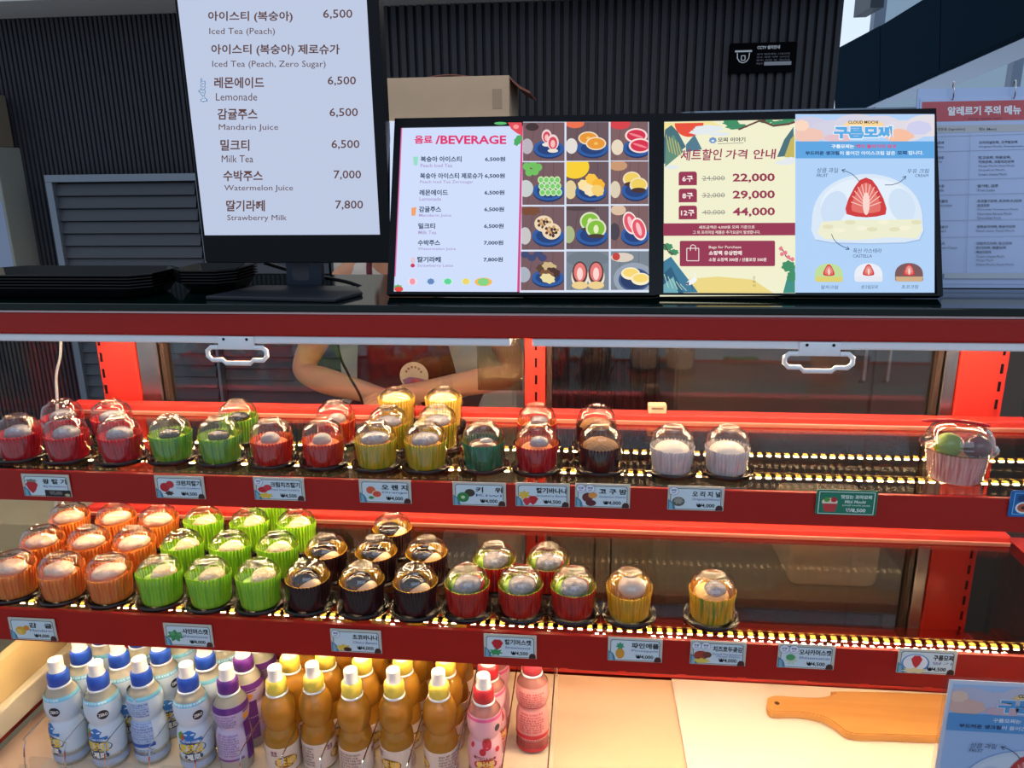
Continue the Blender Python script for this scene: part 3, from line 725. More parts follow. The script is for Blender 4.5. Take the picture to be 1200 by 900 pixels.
            wrap_disc(st, 'logo_outline', ink(190, 50, 60), 0, .039, .018, .0095); wrap_text(st, 'logo_lettering', ink(246, 214, 90), '뽀로로', -.0135, .0135, .033, .0455, .0003, .035)
        else:
            for z0, z1, n, sd in ((.0880, .1130, 6, 0), (.0400, .0740, 8, 2), (.0120, .0240, 3, 4)): small_print(st, ink(196, 50, 60), -.021, .021, z0, z1, n, sd)
            wrap_band(st, 'red_band', ink(*dark), -.0823, .0823, .0290, .0360, n=64); wrap_band(st, 'red_band', ink(*dark), -.0823, .0823, .0055, .0110, n=64); wrap_band(st, 'red_band', ink(*dark), -.03, .03, .0835, .0860)
    else:
        bm = BM(); lathe(bm, [(.0258, .006), (.0265, .0065), (.0265, .0500), (.0258, .0505)], 48, cap=False); lb = obj('label', bm, mat('cream_paper_label', S(226, 206, 190), .4, coat=.2), o, smooth=50)
        wrap_text(st, 'brand_lettering', ink(130, 40, 90), '코코', -.016, -.006, .038, .046, .0004, .03)
        wrap_text(st, 'name_lettering', ink(250, 200, 70), '포도봉봉', -.008, .022, .018, .034, .0006, .03); wrap_disc(st, 'logo_outline', ink(150, 100, 40), .007, .026, .0175, .0105, .0003)
        small_print(st, ink(120, 80, 90), .040, .075, .012, .047, 7); small_print(st, ink(120, 80, 90), -.072, -.036, .012, .047, 7, 3)
    for part, (bm, ms) in st.items():
        bmesh.ops.recalc_face_normals(bm, faces=bm.faces[:]); q = obj(part, bm, ms[0], lb)
        for m in ms[1:]: q.data.materials.append(m)
    return o
CAPC = clear('nozzle_plastic', (.9, .9, .92), 1.5, .1)
NOZ = mat('frosted_nozzle', S(240, 232, 226), .35, coat=.3)
MILK = juice('milky_drink', (.95, .93, .85), (240, 234, 214), .75); AMB = juice('amber_drink', (1.0, .80, .34), (255, 188, 66), .60, .03); PINKD = juice('pink_drink', (.96, .6, .55), (240, 160, 150), .7)
B = {}
def bottle(kind_, label, group, x, y, rz):
    if kind_ not in B:
        cap, bd = {'blue': (NOZ, mat('cap_blue', S(36, 84, 190), .35)), 'purple': (NOZ, mat('cap_purple', S(96, 40, 136), .35)), 'amber': (NOZ, mat('cap_yellow', S(244, 218, 84), .35)),
                   'pink': (NOZ, mat('cap_red', S(206, 40, 50), .35)), 'rose': (mat('cap_rose', S(222, 70, 84), .35), mat('cap_rose', S(222, 70, 84), .35))}[kind_]
        o = make_bottle('drink_bottle', label, cap, bd, {'blue': MILK, 'purple': MILK, 'amber': AMB, 'pink': PINKD, 'rose': PINKD}[kind_], kind_); B[kind_] = o
    else: o = copy_tree(B[kind_]); o['label'] = label
    if group: o['group'] = group
    o.location = (x, y, ZD + .0016); o.rotation_euler = (0, 0, rz); return o
LANES = [('blue', 64, 807, (-.55, .9, 2.2), 'blue-capped drink bottle', 'leftmost'), ('blue', 111, 811, (-.1, .35, .2), 'blue-capped drink bottle', 'second from left'),
         ('blue', 162, 806, (3.1, .5, 1.9), 'blue-capped drink bottle', 'third from left'), ('blue', 217, 813, (.15, 2.3, .4), 'blue-capped drink bottle', 'fourth from left'),
         ('purple', 264, 816, (.0, -.75, .6), 'purple-capped drink bottle', ''),
         ('amber', 321, 817, (.3, 1.2, .4, 0), 'amber drink bottle with yellow cap', 'leftmost'), ('amber', 365, 813, (1.4, .2, 2.2, 0), 'amber drink bottle with yellow cap', 'second from left'),
         ('amber', 410, 820, (1.9, .4, .2, 0), 'amber drink bottle with yellow cap', 'third from left'), ('amber', 460, 820, (-.5, .4, .2, 0), 'amber drink bottle with yellow cap', 'fourth from left'),
         ('amber', 513, 822, (-1.5, .2, 1, 0), 'amber drink bottle with yellow cap', 'rightmost'),
         ('pink', 566, 827, (.15, .9, -.6), 'pink strawberry drink bottle with red cap', ''), ('rose', 623, 794, (0,), 'rose bottle covered in small red print', '')]
ROWS = ['in the front row', 'in the second row', 'in the third row', 'in the fourth row']
lane_x = []
for kd, px, py, rots, lab, pos in LANES:
    p = onZ(px, py, ZD + .1345); lane_x.append(p.x); y0 = p.y + .012
    for k, rz in enumerate(rots):
        if kd == 'rose': L_ = 'rose drink bottle covered in small red print, standing apart at the right'
        elif pos: L_ = '%s %s, %s' % (lab, ROWS[k], pos)
        else: L_ = '%s %s' % (lab, ROWS[k])
        bottle(kd, L_, None if kd == 'rose' else {'blue': 'blue-capped bottles', 'purple': 'purple-capped bottles', 'amber': 'amber bottles', 'pink': 'pink bottles'}[kd], p.x, y0 + k * .0550, rz)
# rack: clear base, front stops and wire dividers
rack = thing('bottle_rack', 'clear plastic rack with wire dividers holding the drink bottles on the deck', 'rack', (0, 1.03, ZD - .0036))
ACR = clear('clear_acrylic', (.95, .95, .96), 1.45, .03)
R0 = Vector((0, -1.03, -(ZD - .0036)))
bm = BM(); box(bm, lane_x[0] - .036, .885, 0, -.045, 1.226, .0045, .001); bmesh.ops.translate(bm, vec=(0, -1.03, 0), verts=bm.verts[:]); obj('base_plate', bm, mat('cream_rack_base', S(232, 214, 190), .4), rack)
edges_x = [lane_x[0] - .032] + [(a + b) / 2 for a, b in zip(lane_x, lane_x[1:])] + [lane_x[-1] + .032]
for i, x in enumerate(lane_x):
    y0 = -.140
    bm = BM(); prism(bm, rrect(x - .021, .0046, x + .021, .056, .008), y0, y0 + .002); obj('front_stop', bm, ACR, rack)
for i, x in enumerate(edges_x):
    y0 = -.138
    bm = BM(); tube(bm, spline([(x, y0, .0046), (x, y0 + .004, .05), (x, y0 + .012, .072), (x, y0 + .03, .0785), (x, .10, .0785), (x, .19, .0785), (x, .19, .0046)], 4), .0011, 6); obj('wire_divider', bm, CHROME, rack)
    bm = BM(); box(bm, x - .006, y0 - .004, .0046, x + .006, y0 + .001, .040, .001); obj('clip', bm, ACR, rack)

# wooden cutting board lying on the deck
pts = [(897, 811), (905, 808), (930, 809.5), (958, 810), (975, 806), (985, 803), (1150, 812), (1165, 853), (1030, 853), (992, 851), (978, 842), (960, 832), (930, 827), (905, 827), (897, 822)]
P2 = [onZ(x, y, ZD + .014) for x, y in pts]; c0 = sum(P2, Vector()) / len(P2)
sp = spline([(p.x - c0.x, p.y - c0.y, 0) for p in P2] + [(P2[0].x - c0.x, P2[0].y - c0.y, 0)], 3)[:-1]
bm = BM(); prism(bm, [(p.x, p.y) for p in sp], 0, .0145, 'z'); bmesh.ops.bevel(bm, geom=[e for e in bm.edges if abs(e.verts[0].co.z - e.verts[1].co.z) < 1e-6], offset=.002, segments=2, affect='EDGES')
def wood(key, c1, c2, sc=(3, 40, 40)):
    m = mat(key, S(*c1), .45); nt = m.node_tree; b = nt.nodes['Principled BSDF']; N = nt.nodes.new
    tc = N('ShaderNodeTexCoord'); mp = N('ShaderNodeMapping'); mp.inputs['Scale'].default_value = sc; n = N('ShaderNodeTexNoise'); n.inputs['Scale'].default_value = 1; n.inputs['Detail'].default_value = 5; n.inputs['Distortion'].default_value = .6
    r = N('ShaderNodeMix'); r.data_type = 'RGBA'; r.inputs[6].default_value = (*S(*c1), 1); r.inputs[7].default_value = (*S(*c2), 1)
    nt.links.new(tc.outputs['Object'], mp.inputs[0]); nt.links.new(mp.outputs[0], n.inputs['Vector']); nt.links.new(n.outputs['Fac'], r.inputs[0]); nt.links.new(r.outputs[2], b.inputs['Base Color']); return m
cb = tag(obj('cutting_board', bm, wood('maple_wood', (206, 138, 66), (232, 178, 106)), None, (c0.x, c0.y - .016, ZD + .0004), smooth=40), 'wooden cutting board with rounded handle lying at the back of the white deck', 'cutting board')
bm = BM(); h = onZ(908, 817, ZD + .0146); lathe(bm, [(.0001, 0), (.0042, 0), (.0042, .0004), (.0001, .0004)], 20, (h.x - c0.x, h.y - c0.y, .0144)); obj('hang_hole', bm, mat('dark_wood_hole', S(90, 52, 20), .7), cb)

# ================================================================ price tags on the shelf lips
def price_tag(px, py, lip_y, w, h, label, name, eng, price, pics, roundels=0, dark=False, name_x=(27, 58), eng2=None):
    p = onY(px, py, lip_y)
    t = thing('price_tag', label, 'price tag', (p.x, lip_y - .0022, p.z), (0, 0, 0), 'price tags clipped to the shelf lips')
    bm = BM(); prism(bm, rrect(-w / 2, -h / 2, w / 2, h / 2, .0008, 3), -.0008, .0004); obj('card', bm, ink(198, 196, 184), t)
    P = Print(t, lambda u, v: ((u - 31) / 62 * w, (15.5 - v) / 31 * h), -.0008, .00006)
    P.poly('print', ink(70, 84, 92), [(5, 3), (57, 3), (59, 5), (59, 29.8), (3, 29.8), (3, 5)])
    P.poly('print', ink(206, 222, 230), [(5.6, 3.7), (56.4, 3.7), (58.3, 5.6), (58.3, 29.2), (3.7, 29.2), (3.7, 5.6)])
    P.poly('print', ink(72, 122, 150), [(.5, 17), (3, 19), (6, 21), (8, 25), (9, 30.5), (.5, 30.5)]); P.poly('print', ink(120, 170, 190), [(2, 20), (5, 22), (6, 30.5), (2, 30.5)])
    for kind_, cx, cy, rx, ry, c in pics:
        m = ink(*c)
        if kind_ == 'e': P.ell('print', m, cx, cy, rx, ry)
        elif kind_ == 's': P.poly('print', m, [(cx - rx, cy - ry * .4), (cx - rx * .5, cy - ry), (cx + rx * .5, cy - ry), (cx + rx, cy - ry * .4), (cx + rx * .55, cy + ry * .5), (cx, cy + ry), (cx - rx * .55, cy + ry * .5)])
        elif kind_ == 'l': P.ell('print', m, cx, cy, rx, ry, wob=.25)
    x0, x1 = name_x
    P.text('lettering', ink(18, 18, 22), name, x0, 6, x1, 13.2, .03)
    P.text('lettering', ink(60, 86, 150), eng, x0, 15, x1 - 1, 17.6 if eng2 else 18.4, .0, slant=.12)
    if eng2: P.text('lettering', ink(60, 86, 150), eng2, x0 + 4, 18, x1 - 2, 20.4, .0, slant=.12)
    if dark: P.rect('print', ink(34, 30, 30), 28, 21.5, 61.5, 30.5); P.text('lettering', ink(150, 146, 140), price, 34, 22.8, 50, 28.5, .015); P.ell('print', ink(186, 176, 130), 57, 28, 3.4, 2)
    else: P.text('lettering', ink(14, 14, 18), price, 32, 21.6, 52, 27.4, .018); P.poly('print', ink(66, 34, 30), [(53, 30.5), (53.5, 26), (56, 23.5), (60, 24.5), (61, 27), (61, 30.5)])
    for k in range(roundels):
        cx = 6.5 + k * 10.5; P.ell('print', ink(120, 130, 168), cx, 6.5, 5.4, 5.4); P.ell('print', ink(228, 232, 240), cx, 6.5, 4.9, 4.9)
        P.text('lettering', ink(50, 60, 130), ('신상', '추천')[(k + roundels) % 2], cx - 3, 4, cx + 3, 7, .04); P.text('lettering', ink(90, 100, 160), 'NEW', cx - 2.2, 8, cx + 2.2, 9.5, .03)
    P.build(); return t
RD, YL, GR_, BRN = (190, 34, 44), (226, 190, 70), (60, 140, 60), (70, 50, 44)
LY1, LY2 = .9655, .9275
H1, W1, H2, W2 = .0345, .0735, .0365, .0735
price_tag(56, 568, LY1, W1, H1, 'white price tag reading Big Strawberry below the red cups', '왕 딸 기', 'Big Strawberry', '₩5,000', [('s', 12, 18, 8, 9, RD), ('l', 12, 9, 7, 2, (120, 130, 120))], dark=True)
price_tag(212, 570, LY1, W1, H1, 'price tag reading 크런치딸기 with two strawberries below the green cups', '크런치딸기', 'Crunch Strawberry', '₩4,500', [('e', 12, 16, 6, 6, RD), ('e', 19, 12, 5, 5, (200, 50, 60)), ('l', 17, 24, 5, 3, BRN)])
price_tag(328, 572, LY1, W1, H1, 'price tag reading 크림치즈딸기 below the orange-red cups', '크림치즈딸기', 'Cream Cheese Strawberry', '₩4,500', [('e', 11, 17, 6, 4, RD), ('e', 17, 14, 5, 4, (210, 60, 70)), ('l', 14, 25, 8, 3.5, YL)], 1, name_x=(21, 57))
price_tag(452, 575, LY1, W1, H1, 'price tag reading 오렌지 with an orange below the yellow cups', '오 렌 지', 'Orange', '₩4,000', [('e', 14, 14, 5.5, 5, (214, 92, 60)), ('e', 21, 19, 6, 5, (240, 214, 190)), ('e', 21, 19, 5, 4, (216, 80, 60)), ('l', 14, 24, 3, 2, GR_)])
price_tag(562, 578, LY1, W1, H1, 'price tag reading 키위 with a sliced kiwi fruit', '키    위', 'Kiwi', '₩4,000', [('e', 20, 14, 6, 5, (60, 60, 44)), ('e', 12, 20, 7, 6.5, (50, 130, 70)), ('e', 12, 20, 2.4, 2.2, (200, 220, 170))])
price_tag(636, 579, LY1, W1, H1, 'price tag reading 딸기바나나 with strawberries and banana', '딸기바나나', 'Strawberry Banana', '₩4,500', [('l', 10, 16, 6, 5, YL), ('s', 20, 23, 6, 6, RD), ('s', 13, 25, 5, 5, (206, 50, 60))], name_x=(24, 59))
price_tag(706, 580, LY1, W1, H1, 'price tag reading 고구밤 below the dark brown cups', '고 구 밤', 'Sweetpotato Chestnut', '₩4,000', [('e', 14, 18, 6, 6, (110, 50, 50)), ('e', 20, 15, 5, 4, (220, 150, 70)), ('e', 18, 25, 6, 4, (96, 40, 46))], 2)
price_tag(815, 583, LY1, W1, H1, 'price tag reading Original below the two white cups', '오 리 지 널', 'Original(White)', '₩4,000', [('e', 12, 20, 7, 6, (90, 90, 84)), ('l', 12, 19, 5, 4, (150, 150, 140))], 1)
price_tag(40, 736, LY2, W2, H2, 'price tag reading 감귤 below the orange cups', '감   귤', 'Mandarin', '₩4,000', [('e', 15, 18, 7, 6, (220, 170, 60)), ('e', 23, 14, 4, 3.6, (220, 140, 50)), ('e', 13, 20, 4, 4, (236, 196, 90))])
price_tag(222, 743, LY2, W2, H2, 'price tag reading 샤인머스캣 with a grape bunch below the lime cups', '샤인머스캣', 'Shinemuscat', '₩4,000', [('l', 14, 17, 9, 7, (60, 140, 90)), ('e', 11, 14, 3, 3, (90, 170, 110)), ('e', 16, 20, 3, 3, (70, 150, 96)), ('e', 20, 15, 3, 3, (90, 160, 110))], name_x=(24, 57))
price_tag(418, 750, LY2, W2, H2, 'price tag reading 초코바나나 below the dark chocolate cups', '초코바나나', 'Choco Banana', '₩4,000', [('l', 15, 25, 8, 4, YL), ('e', 20, 27, 5, 3, (60, 34, 26))], 1)
price_tag(598, 756, LY2, W2, H2, 'price tag reading 딸기머스캣 with strawberry and grapes', '딸기머스캣', 'Strawmuscat', '₩4,500', [('s', 16, 14, 7, 7, RD), ('l', 14, 24, 7, 4, (60, 150, 90))], name_x=(25, 56))
price_tag(744, 760, LY2, W2, H2, 'price tag reading 파인애플 with a pineapple', '파인애플', 'Pineapple', '₩4,000', [('e', 14, 21, 5, 7, (210, 150, 50)), ('l', 14, 11, 4, 4, (60, 150, 110))])
price_tag(841, 764, LY2, W2, H2, 'price tag reading 치즈호두곶감 below the yellow and green cup', '치즈호두곶감', 'Dried Persimmon', '₩4,000', [('e', 12, 19, 8, 6, (150, 60, 40)), ('e', 19, 18, 5, 4, (110, 60, 44)), ('l', 13, 26, 9, 3, (226, 200, 80))], 2, name_x=(25, 58), eng2='Cheese Walnut')
price_tag(944, 768, LY2, W2, H2, 'price tag reading 오사카머스캣 under the empty lower shelf', '오사카머스캣', 'Shinemuscat', '₩4,500', [('l', 15, 20, 6, 6, (190, 210, 190)), ('e', 14, 17, 5, 4, (80, 160, 100))], 2, name_x=(23, 58))
price_tag(1085, 774, LY2, W2, H2, 'price tag reading 구름모찌 with a large strawberry mochi picture', '구름모찌', '딸기', '₩4,500', [('e', 19, 18, 15, 12, (86, 140, 200)), ('e', 19, 17, 13, 10, (228, 232, 236)), ('s', 20, 16, 6, 8, RD), ('l', 19, 27, 12, 3, (230, 214, 160))], name_x=(37, 58))
def small_card(px, py, label, w, h, base, f):
    p = onY(px, py, LY1); t = thing('price_tag', label, 'price tag', (p.x, LY1 - .0022, p.z), (0, 0, 0), 'price tags clipped to the shelf lips')
    bm = BM(); prism(bm, rrect(-w / 2, -h / 2, w / 2, h / 2, .003, 4), -.0008, .0004); obj('card', bm, ink(*base), t)
    P = Print(t, lambda u, v: ((u - 31) / 62 * w, (15.5 - v) / 31 * h), -.0008, .00006); f(P); P.build()
def mini(P):
    P.ring('print', ink(206, 226, 214), 3, 2.5, 59, 29.5, .9)
    P.rect('print', ink(28, 120, 92), 4.4, 4, 57.6, 28)
    P.ell('print', ink(230, 214, 190), 14, 15, 8, 5); P.poly('print', ink(190, 60, 60), [(7, 17), (22, 17), (20, 27), (9, 27)]); P.ell('print', ink(90, 150, 60), 11, 12, 3, 3); P.ell('print', ink(200, 40, 50), 18, 12, 3, 3)
    P.text('lettering', ink(230, 240, 230), '맛있는 꼬마모찌', 25, 5.5, 56, 10.5, .03); P.text('lettering', ink(214, 232, 222), 'Mini Mochi', 29, 12, 50, 16, .03, slant=.1); P.text('lettering', ink(200, 226, 214), '(small mochi pack)', 27, 17.2, 55, 20, .02)
    P.text('lettering', ink(240, 246, 240), '₩8,500', 31, 22, 51, 27.6, .018)
small_card(991, 588, 'green price tag reading Mini Mochi on the upper shelf lip', .0770, .0350, (24, 112, 86), mini)
def blue(P):
    P.ring('print', ink(120, 190, 230), 4, 3, 58, 28, .8)
    P.ell('print', ink(220, 230, 236), 14, 20, 8, 7); P.ell('print', ink(186, 90, 60), 14, 20, 6, 5); P.ell('print', ink(60, 30, 30), 14, 20, 2.4, 2); P.ell('print', ink(30, 60, 110), 12, 9, 5, 4, wob=.2); P.ell('print', ink(90, 170, 120), 20, 11, 4, 3, wob=.2)
small_card(1219, 590, 'blue tag on the upper lip, cut by the right picture edge', .0770, .0360, (22, 96, 168), blue)

# ================================================================ tall monitor on its foot
FR = mat('monitor_black', S(5, 9, 16), .35, spec=.2)
mx, my = onZ(340, 345, ZT).x - .022, 1.20
mon = thing('monitor', 'tall portrait monitor showing a drink menu in brown letters', 'monitor', (mx, my, ZT))
Mm = Matrix.Translation((mx, my, ZT))
fm = plane_map(Mm, 2.5, 0, 0, 0.0)
xa = fm(503, 0)[0] + .004; xb = fm(1110, 20)[0]; zb_ = fm(900, 770)[1]; zs = fm(900, 688)[1]
xl_, xr_ = fm(600, 688)[0], fm(1113, 686)[0]; zt_ = zb_ + .545
bm = BM(); prism(bm, rrect(xa, zb_, xb, zt_, .004, 3), 0, .028); bmesh.ops.bevel(bm, geom=bm.edges[:], offset=.001, segments=1, affect='EDGES'); obj('housing', bm, FR, mon)
bm = BM(); prism(bm, rrect(xa + .06, zb_ + .08, xb - .06, zt_ - .08, .03, 4), .0281, .045); obj('back_shell', bm, FR, mon)
P = Print(mon, fm, 0.0, .0002)
SCR = em(192, 203, 229, .96)
bm = BM(); prism(bm, [(xl_, zs), (xr_, zs), (xr_, zt_ - .009), (xl_, zt_ - .009)], -.0004, .0002); obj('screen', bm, SCR, mon)
P.n = 2; BR_ = em(92, 60, 52)
for t, x0, y0, x1, y1, b in (('아이스티 (복숭아)', 610, 33, 858, 66, .022), ('Iced Tea (Peach)', 614, 82, 806, 106, 0), ('6,500', 947, 28, 1033, 57, .01),
        ('아이스티 (복숭아) 제로슈가', 620, 130, 996, 164, .022), ('Iced Tea (Peach, Zero Sugar)', 623, 178, 955, 202, 0),
        ('레몬에이드', 629, 226, 775, 259, .022), ('Lemonade', 634, 273, 755, 295, 0), ('6,500', 961, 224, 1044, 252, .01),
        ('감귤주스', 639, 318, 756, 351, .022), ('Mandarin Juice', 643, 364, 817, 386, 0), ('6,500', 967, 317, 1050, 345, .01),
        ('밀크티', 648, 409, 733, 442, .022), ('Milk Tea', 652, 455, 744, 476, 0), ('6,500', 973, 410, 1055, 438, .01),
        ('수박주스', 657, 499, 772, 531, .022), ('Watermelon Juice', 660, 542, 861, 563, 0), ('7,000', 980, 499, 1060, 527, .01),
        ('딸기라떼', 666, 586, 779, 619, .022), ('Strawberry Milk', 669, 629, 843, 650, 0), ('7,800', 985, 587, 1066, 615, .01)):
    P.text('menu_lettering#%d' % y0, BR_, t, x0, y0, x1, y1, b)
# sideways file-name tag at the screen edge
g, fs = text_geo('.mp4', .05)
P._add('side_lettering', em(70, 120, 170), [(586 + (612 - 586) * b, 230 + (300 - 230) * (a)) for a, b in [(x, y) for x, y in g]], fs)
g, fs = text_geo('.mp4', .0); P._add('side_lettering', em(214, 226, 240), [(589 + (609 - 589) * b, 232 + (298 - 232) * a) for a, b in g], fs)
P.build()
bm = BM(); prism(bm, rrect(fm(816, 780)[0], .004, fm(920, 780)[0], zb_ + .03, .008, 4), .03, .046)
obj('neck', bm, mat('foot_metal', S(36, 48, 64), .35, .4), mon)
bm = BM(); prism(bm, rrect(fm(836, 800)[0], .014, fm(886, 800)[0], zb_ - .004, .006, 4), .0295, .0302); obj('neck_slot', bm, mat('neck_slot_grey', S(60, 60, 68), .6), mon)  # slot shown as a thin grey plate on the neck front
bm = BM(); q = [onZ(x, y, ZT + .006) for x, y in ((240, 347), (300, 334), (418, 335), (425, 342), (392, 350))]
prism(bm, [(p.x - mx, p.y - my) for p in q], 0, .006, 'z'); bmesh.ops.bevel(bm, geom=bm.edges[:], offset=.0015, segments=1, affect='EDGES'); obj('foot', bm, mat('foot_plate', S(28, 32, 40), .4), mon)
# power cable
bm = BM(); q = [onY(310, 308, 1.27), onY(352, 320, 1.27), onY(405, 330, 1.27), onY(440, 340, 1.27)]; e_ = onZ(470, 345, ZT + .004)
tube(bm, spline(q + [Vector((e_.x, 1.26, ZT + .004)), Vector((e_.x + .10, 1.27, ZT + .004))], 6), .0033, 8); tag(obj('power_cable', bm, BLACK, smooth=True), 'black cable running from behind the tall monitor to the beverage light box', 'cable')

# ================================================================ backlit menu boxes
def lightbox(name, label, ox, oy, w, h, sx, cx, cy, inner):
    lean = math.radians(22)
    t = thing(name, label, 'light box', (ox, oy, ZT + .0068), (-lean, 0, 0), 'backlit menu boxes on the counter')
    M = Matrix.Translation((ox, oy, ZT + .0068)) @ Matrix.Rotation(-lean, 4, 'X')
    x0, x1, z0, z1 = inner
    bm = BM()
    o4 = [(-w / 2, 0), (w / 2, 0), (w / 2, h), (-w / 2, h)]; i4 = [(x0, z0), (x1, z0), (x1, z1), (x0, z1)]
    va = [[bm.verts.new((x, y, z)) for x, z in q] for q, y in ((o4, 0), (i4, 0), (i4, .003), (o4, .017))]
    for k in range(4):
        j = (k + 1) % 4
        bm.faces.new((va[0][k], va[0][j], va[1][j], va[1][k])); bm.faces.new((va[1][k], va[1][j], va[2][j], va[2][k])); bm.faces.new((va[0][j], va[0][k], va[3][k], va[3][j]))
    bm.faces.new(va[3]); bmesh.ops.recalc_face_normals(bm, faces=bm.faces[:]); obj('frame', bm, FR, t)
    bm = BM(); prism(bm, [(-.05, .005), (.05, .005), (.03, h * .6), (-.03, h * .6)], .0172, .020)
    tube(bm, [(0, .020, h * .55), (0, .110, .0430)], .004, 6); obj('stand', bm, FR, t)
    P = Print(t, plane_map(M, sx, cx, cy, .0026), .0026, .00006)
    P.warp = lambda v: (cy + v / sx - 310) / 9090
    return t, M, P
c2 = lambda u: 440 + u / 3.529
O1 = (-.1045, 1.132); W_, H_ = .402, .279
M1 = Matrix.Translation((O1[0], O1[1], ZT + .0068)) @ Matrix.Rotation(-math.radians(22), 4, 'X'); f1 = plane_map(M1, 3.529, 440, 120)
A, Bq = f1(80, 782), f1(1128, 85)
t1, M1, P = lightbox('light_box', 'backlit box headed BEVERAGE with a drink list and twelve dessert photos', O1[0], O1[1], W_, H_, 3.529, 440, 120, (A[0] - .002, Bq[0], A[1], Bq[1]))
PB = em(206, 220, 250)
P.rect('backlit_panel', PB, 60, 78, 1145, 795)
P.warp = None
P.poly('border', em(226, 60, 120), [(104, 86), (560, 85), (560, 93), (103, 95)]); P.poly('border', em(222, 110, 170), [(104, 86), (112, 86), (84, 720), (76, 720)])
P.poly('border', em(214, 60, 130), [(603, 85), (611, 85), (598, 787), (586, 787)])
MG = em(222, 44, 110)
P.text('title', MG, '음료', 162, 137, 236, 171, .035); P.text('title', MG, '/BEVERAGE', 248, 137, 541, 173, .03)
DK, LI = em(44, 60, 90), em(168, 150, 200)
for k, (a, e, pr, x1, ex) in enumerate((('복숭아 아이스티', 'Peach Iced Tea', '6,500원', 356, 318), ('복숭아 아이스티 제로슈가', 'Peach Iced Tea Zerosugar', '6,500원', 445, 405), ('레몬에이드', 'Lemonade', '6,500원', 300, 272), ('감귤주스', 'Mandarin Juice', '6,500원', 272, 314), ('밀크티', 'Milk Tea', '6,500원', 247, 252), ('수박주스', 'Watermelon Juice', '7,000원', 268, 333), ('딸기라떼', 'Strawberry Latte', '7,800원', 271, 322))):
    y = 235 + k * 69.3; x0 = 187 - k * 2.2
    P.text('menu_lettering#%d' % k, DK, a, x0, y - 12, x1, y + 12, .028); P.text('menu_lettering#e%d' % k, LI, e, x0, y + 19, ex, y + 34, .01); P.text('price_lettering', DK, pr, 453 - k * .9, y - 10, 537 - k * 1.6, y + 11, .028)
P.poly('drink_icons', em(150, 220, 196), [(156, 226), (178, 226), (174, 262), (160, 262)]); P.poly('drink_icons', em(240, 160, 100), [(150, 438), (170, 434), (166, 470), (150, 470)]); P.ell('drink_icons', em(226, 200, 210), 156, 655, 9, 14); P.ell('drink_icons', em(196, 50, 80), 155, 676, 9, 8)
for x, y, rx, ry, c, c2_ in ((154, 742, 12, 13, (240, 150, 170), (250, 224, 226)), (230, 742, 14, 12, (100, 130, 190), (190, 220, 240)), (300, 742, 15, 12, (90, 210, 150), (190, 240, 214)), (375, 742, 14, 12, (240, 210, 100), (206, 236, 210)), (447, 744, 24, 16, (130, 210, 130), (250, 180, 70))):
    P.ell('fruit_icons', em(*c2_), x, y, rx * 1.5, ry * 1.1); P.ell('fruit_icons', em(*c), x, y, rx, ry, wob=.1)
P.ell('corner_fruit', em(80, 180, 90), 95, 765, 16, 9, wob=.2); P.ell('corner_fruit', em(226, 70, 60), 98, 774, 18, 11)
P.poly('corner_fruit#b', em(226, 70, 80), [(548, 86), (606, 86), (606, 140), (585, 130), (562, 112)]); P.ell('corner_fruit#b', em(250, 150, 150), 582, 104, 12, 9); P.ell('corner_fruit#b', em(70, 170, 90), 590, 160, 14, 24, .5, wob=.1); P.ell('corner_fruit#b', em(90, 190, 110), 518, 90, 26, 6)
def tile(k, x0, y0, x1, y1, paint, base=(112, 84, 88)):
    n = 'food_photo#%d' % k
    P.rect(n, em(*base), x0, y0, x1, y1); W = x1 - x0; H = y1 - y0
    for q in range(3): P.line(n, em(*[int(c * .8) for c in base]), [(x0 + W * (.30 + q * .22), y0 + 1), (x0 + W * (.12 + q * .30), y1 - 1)], 2.2)
    def E(fx, fy, rx, ry, c, rot=0, wob=0): P.ell(n, em(*c), x0 + W * fx, y0 + H * fy, W * rx, H * ry, rot, wob=wob)
    P.clip = (x0, y0, x1, y1); paint(E); P.clip = None
def plate(E, x=.62, y=.68): E(x, y + .03, .37, .23, (20, 46, 96)); E(x, y, .37, .22, (40, 88, 160)); E(x, y, .28, .16, (24, 58, 118))
def side(E, c=(186, 178, 186)): E(.10, .62, .14, .20, c); E(.22, .12, .16, .10, (60, 40, 40))
def t_straw(E):
    side(E); plate(E)
    for x, y, r in ((.57, .36, .12), (.72, .52, .14)): E(x, y, r, r * 1.45, (240, 214, 214)); E(x, y + .02, r * .75, r * 1.15, (214, 70, 84)); E(x, y + .04, r * .4, r * .7, (246, 190, 186)); E(x, y + .22, r * .9, .05, (236, 226, 214))
def t_orange(E):
    E(.2, .04, .22, .12, (236, 110, 70)); E(.12, .62, .14, .20, (226, 220, 214)); plate(E)
    for x, y in ((.52, .42), (.70, .56)): E(x, y, .24, .17, (244, 224, 190)); E(x, y, .21, .14, (232, 150, 40)); E(x, y, .05, .04, (246, 190, 90))
def t_grape(E):
    E(.25, .06, .28, .14, (214, 60, 66)); E(.18, .66, .16, .20, (232, 214, 190)); plate(E, .7)
    for x, y in ((.68, .36), (.78, .62)): E(x, y, .30, .19, (250, 220, 214)); E(x, y, .25, .15, (214, 40, 70)); E(x, y, .2, .03, (240, 130, 140), .3)
def t_muscat(E):
    for x, y in ((.1, .1), (.25, .05), (.38, .12), (.16, .24), (.30, .22)): E(x, y, .09, .09, (110, 190, 90))
    E(.08, .62, .18, .2, (200, 206, 204)); plate(E)
    for r in range(3):
        for q in range(4): E(.44 + q * .13 + r * .02, .42 + r * .15, .075, .085, (200, 232, 170)); E(.44 + q * .13 + r * .02, .42 + r * .15, .05, .055, (120, 200, 110))
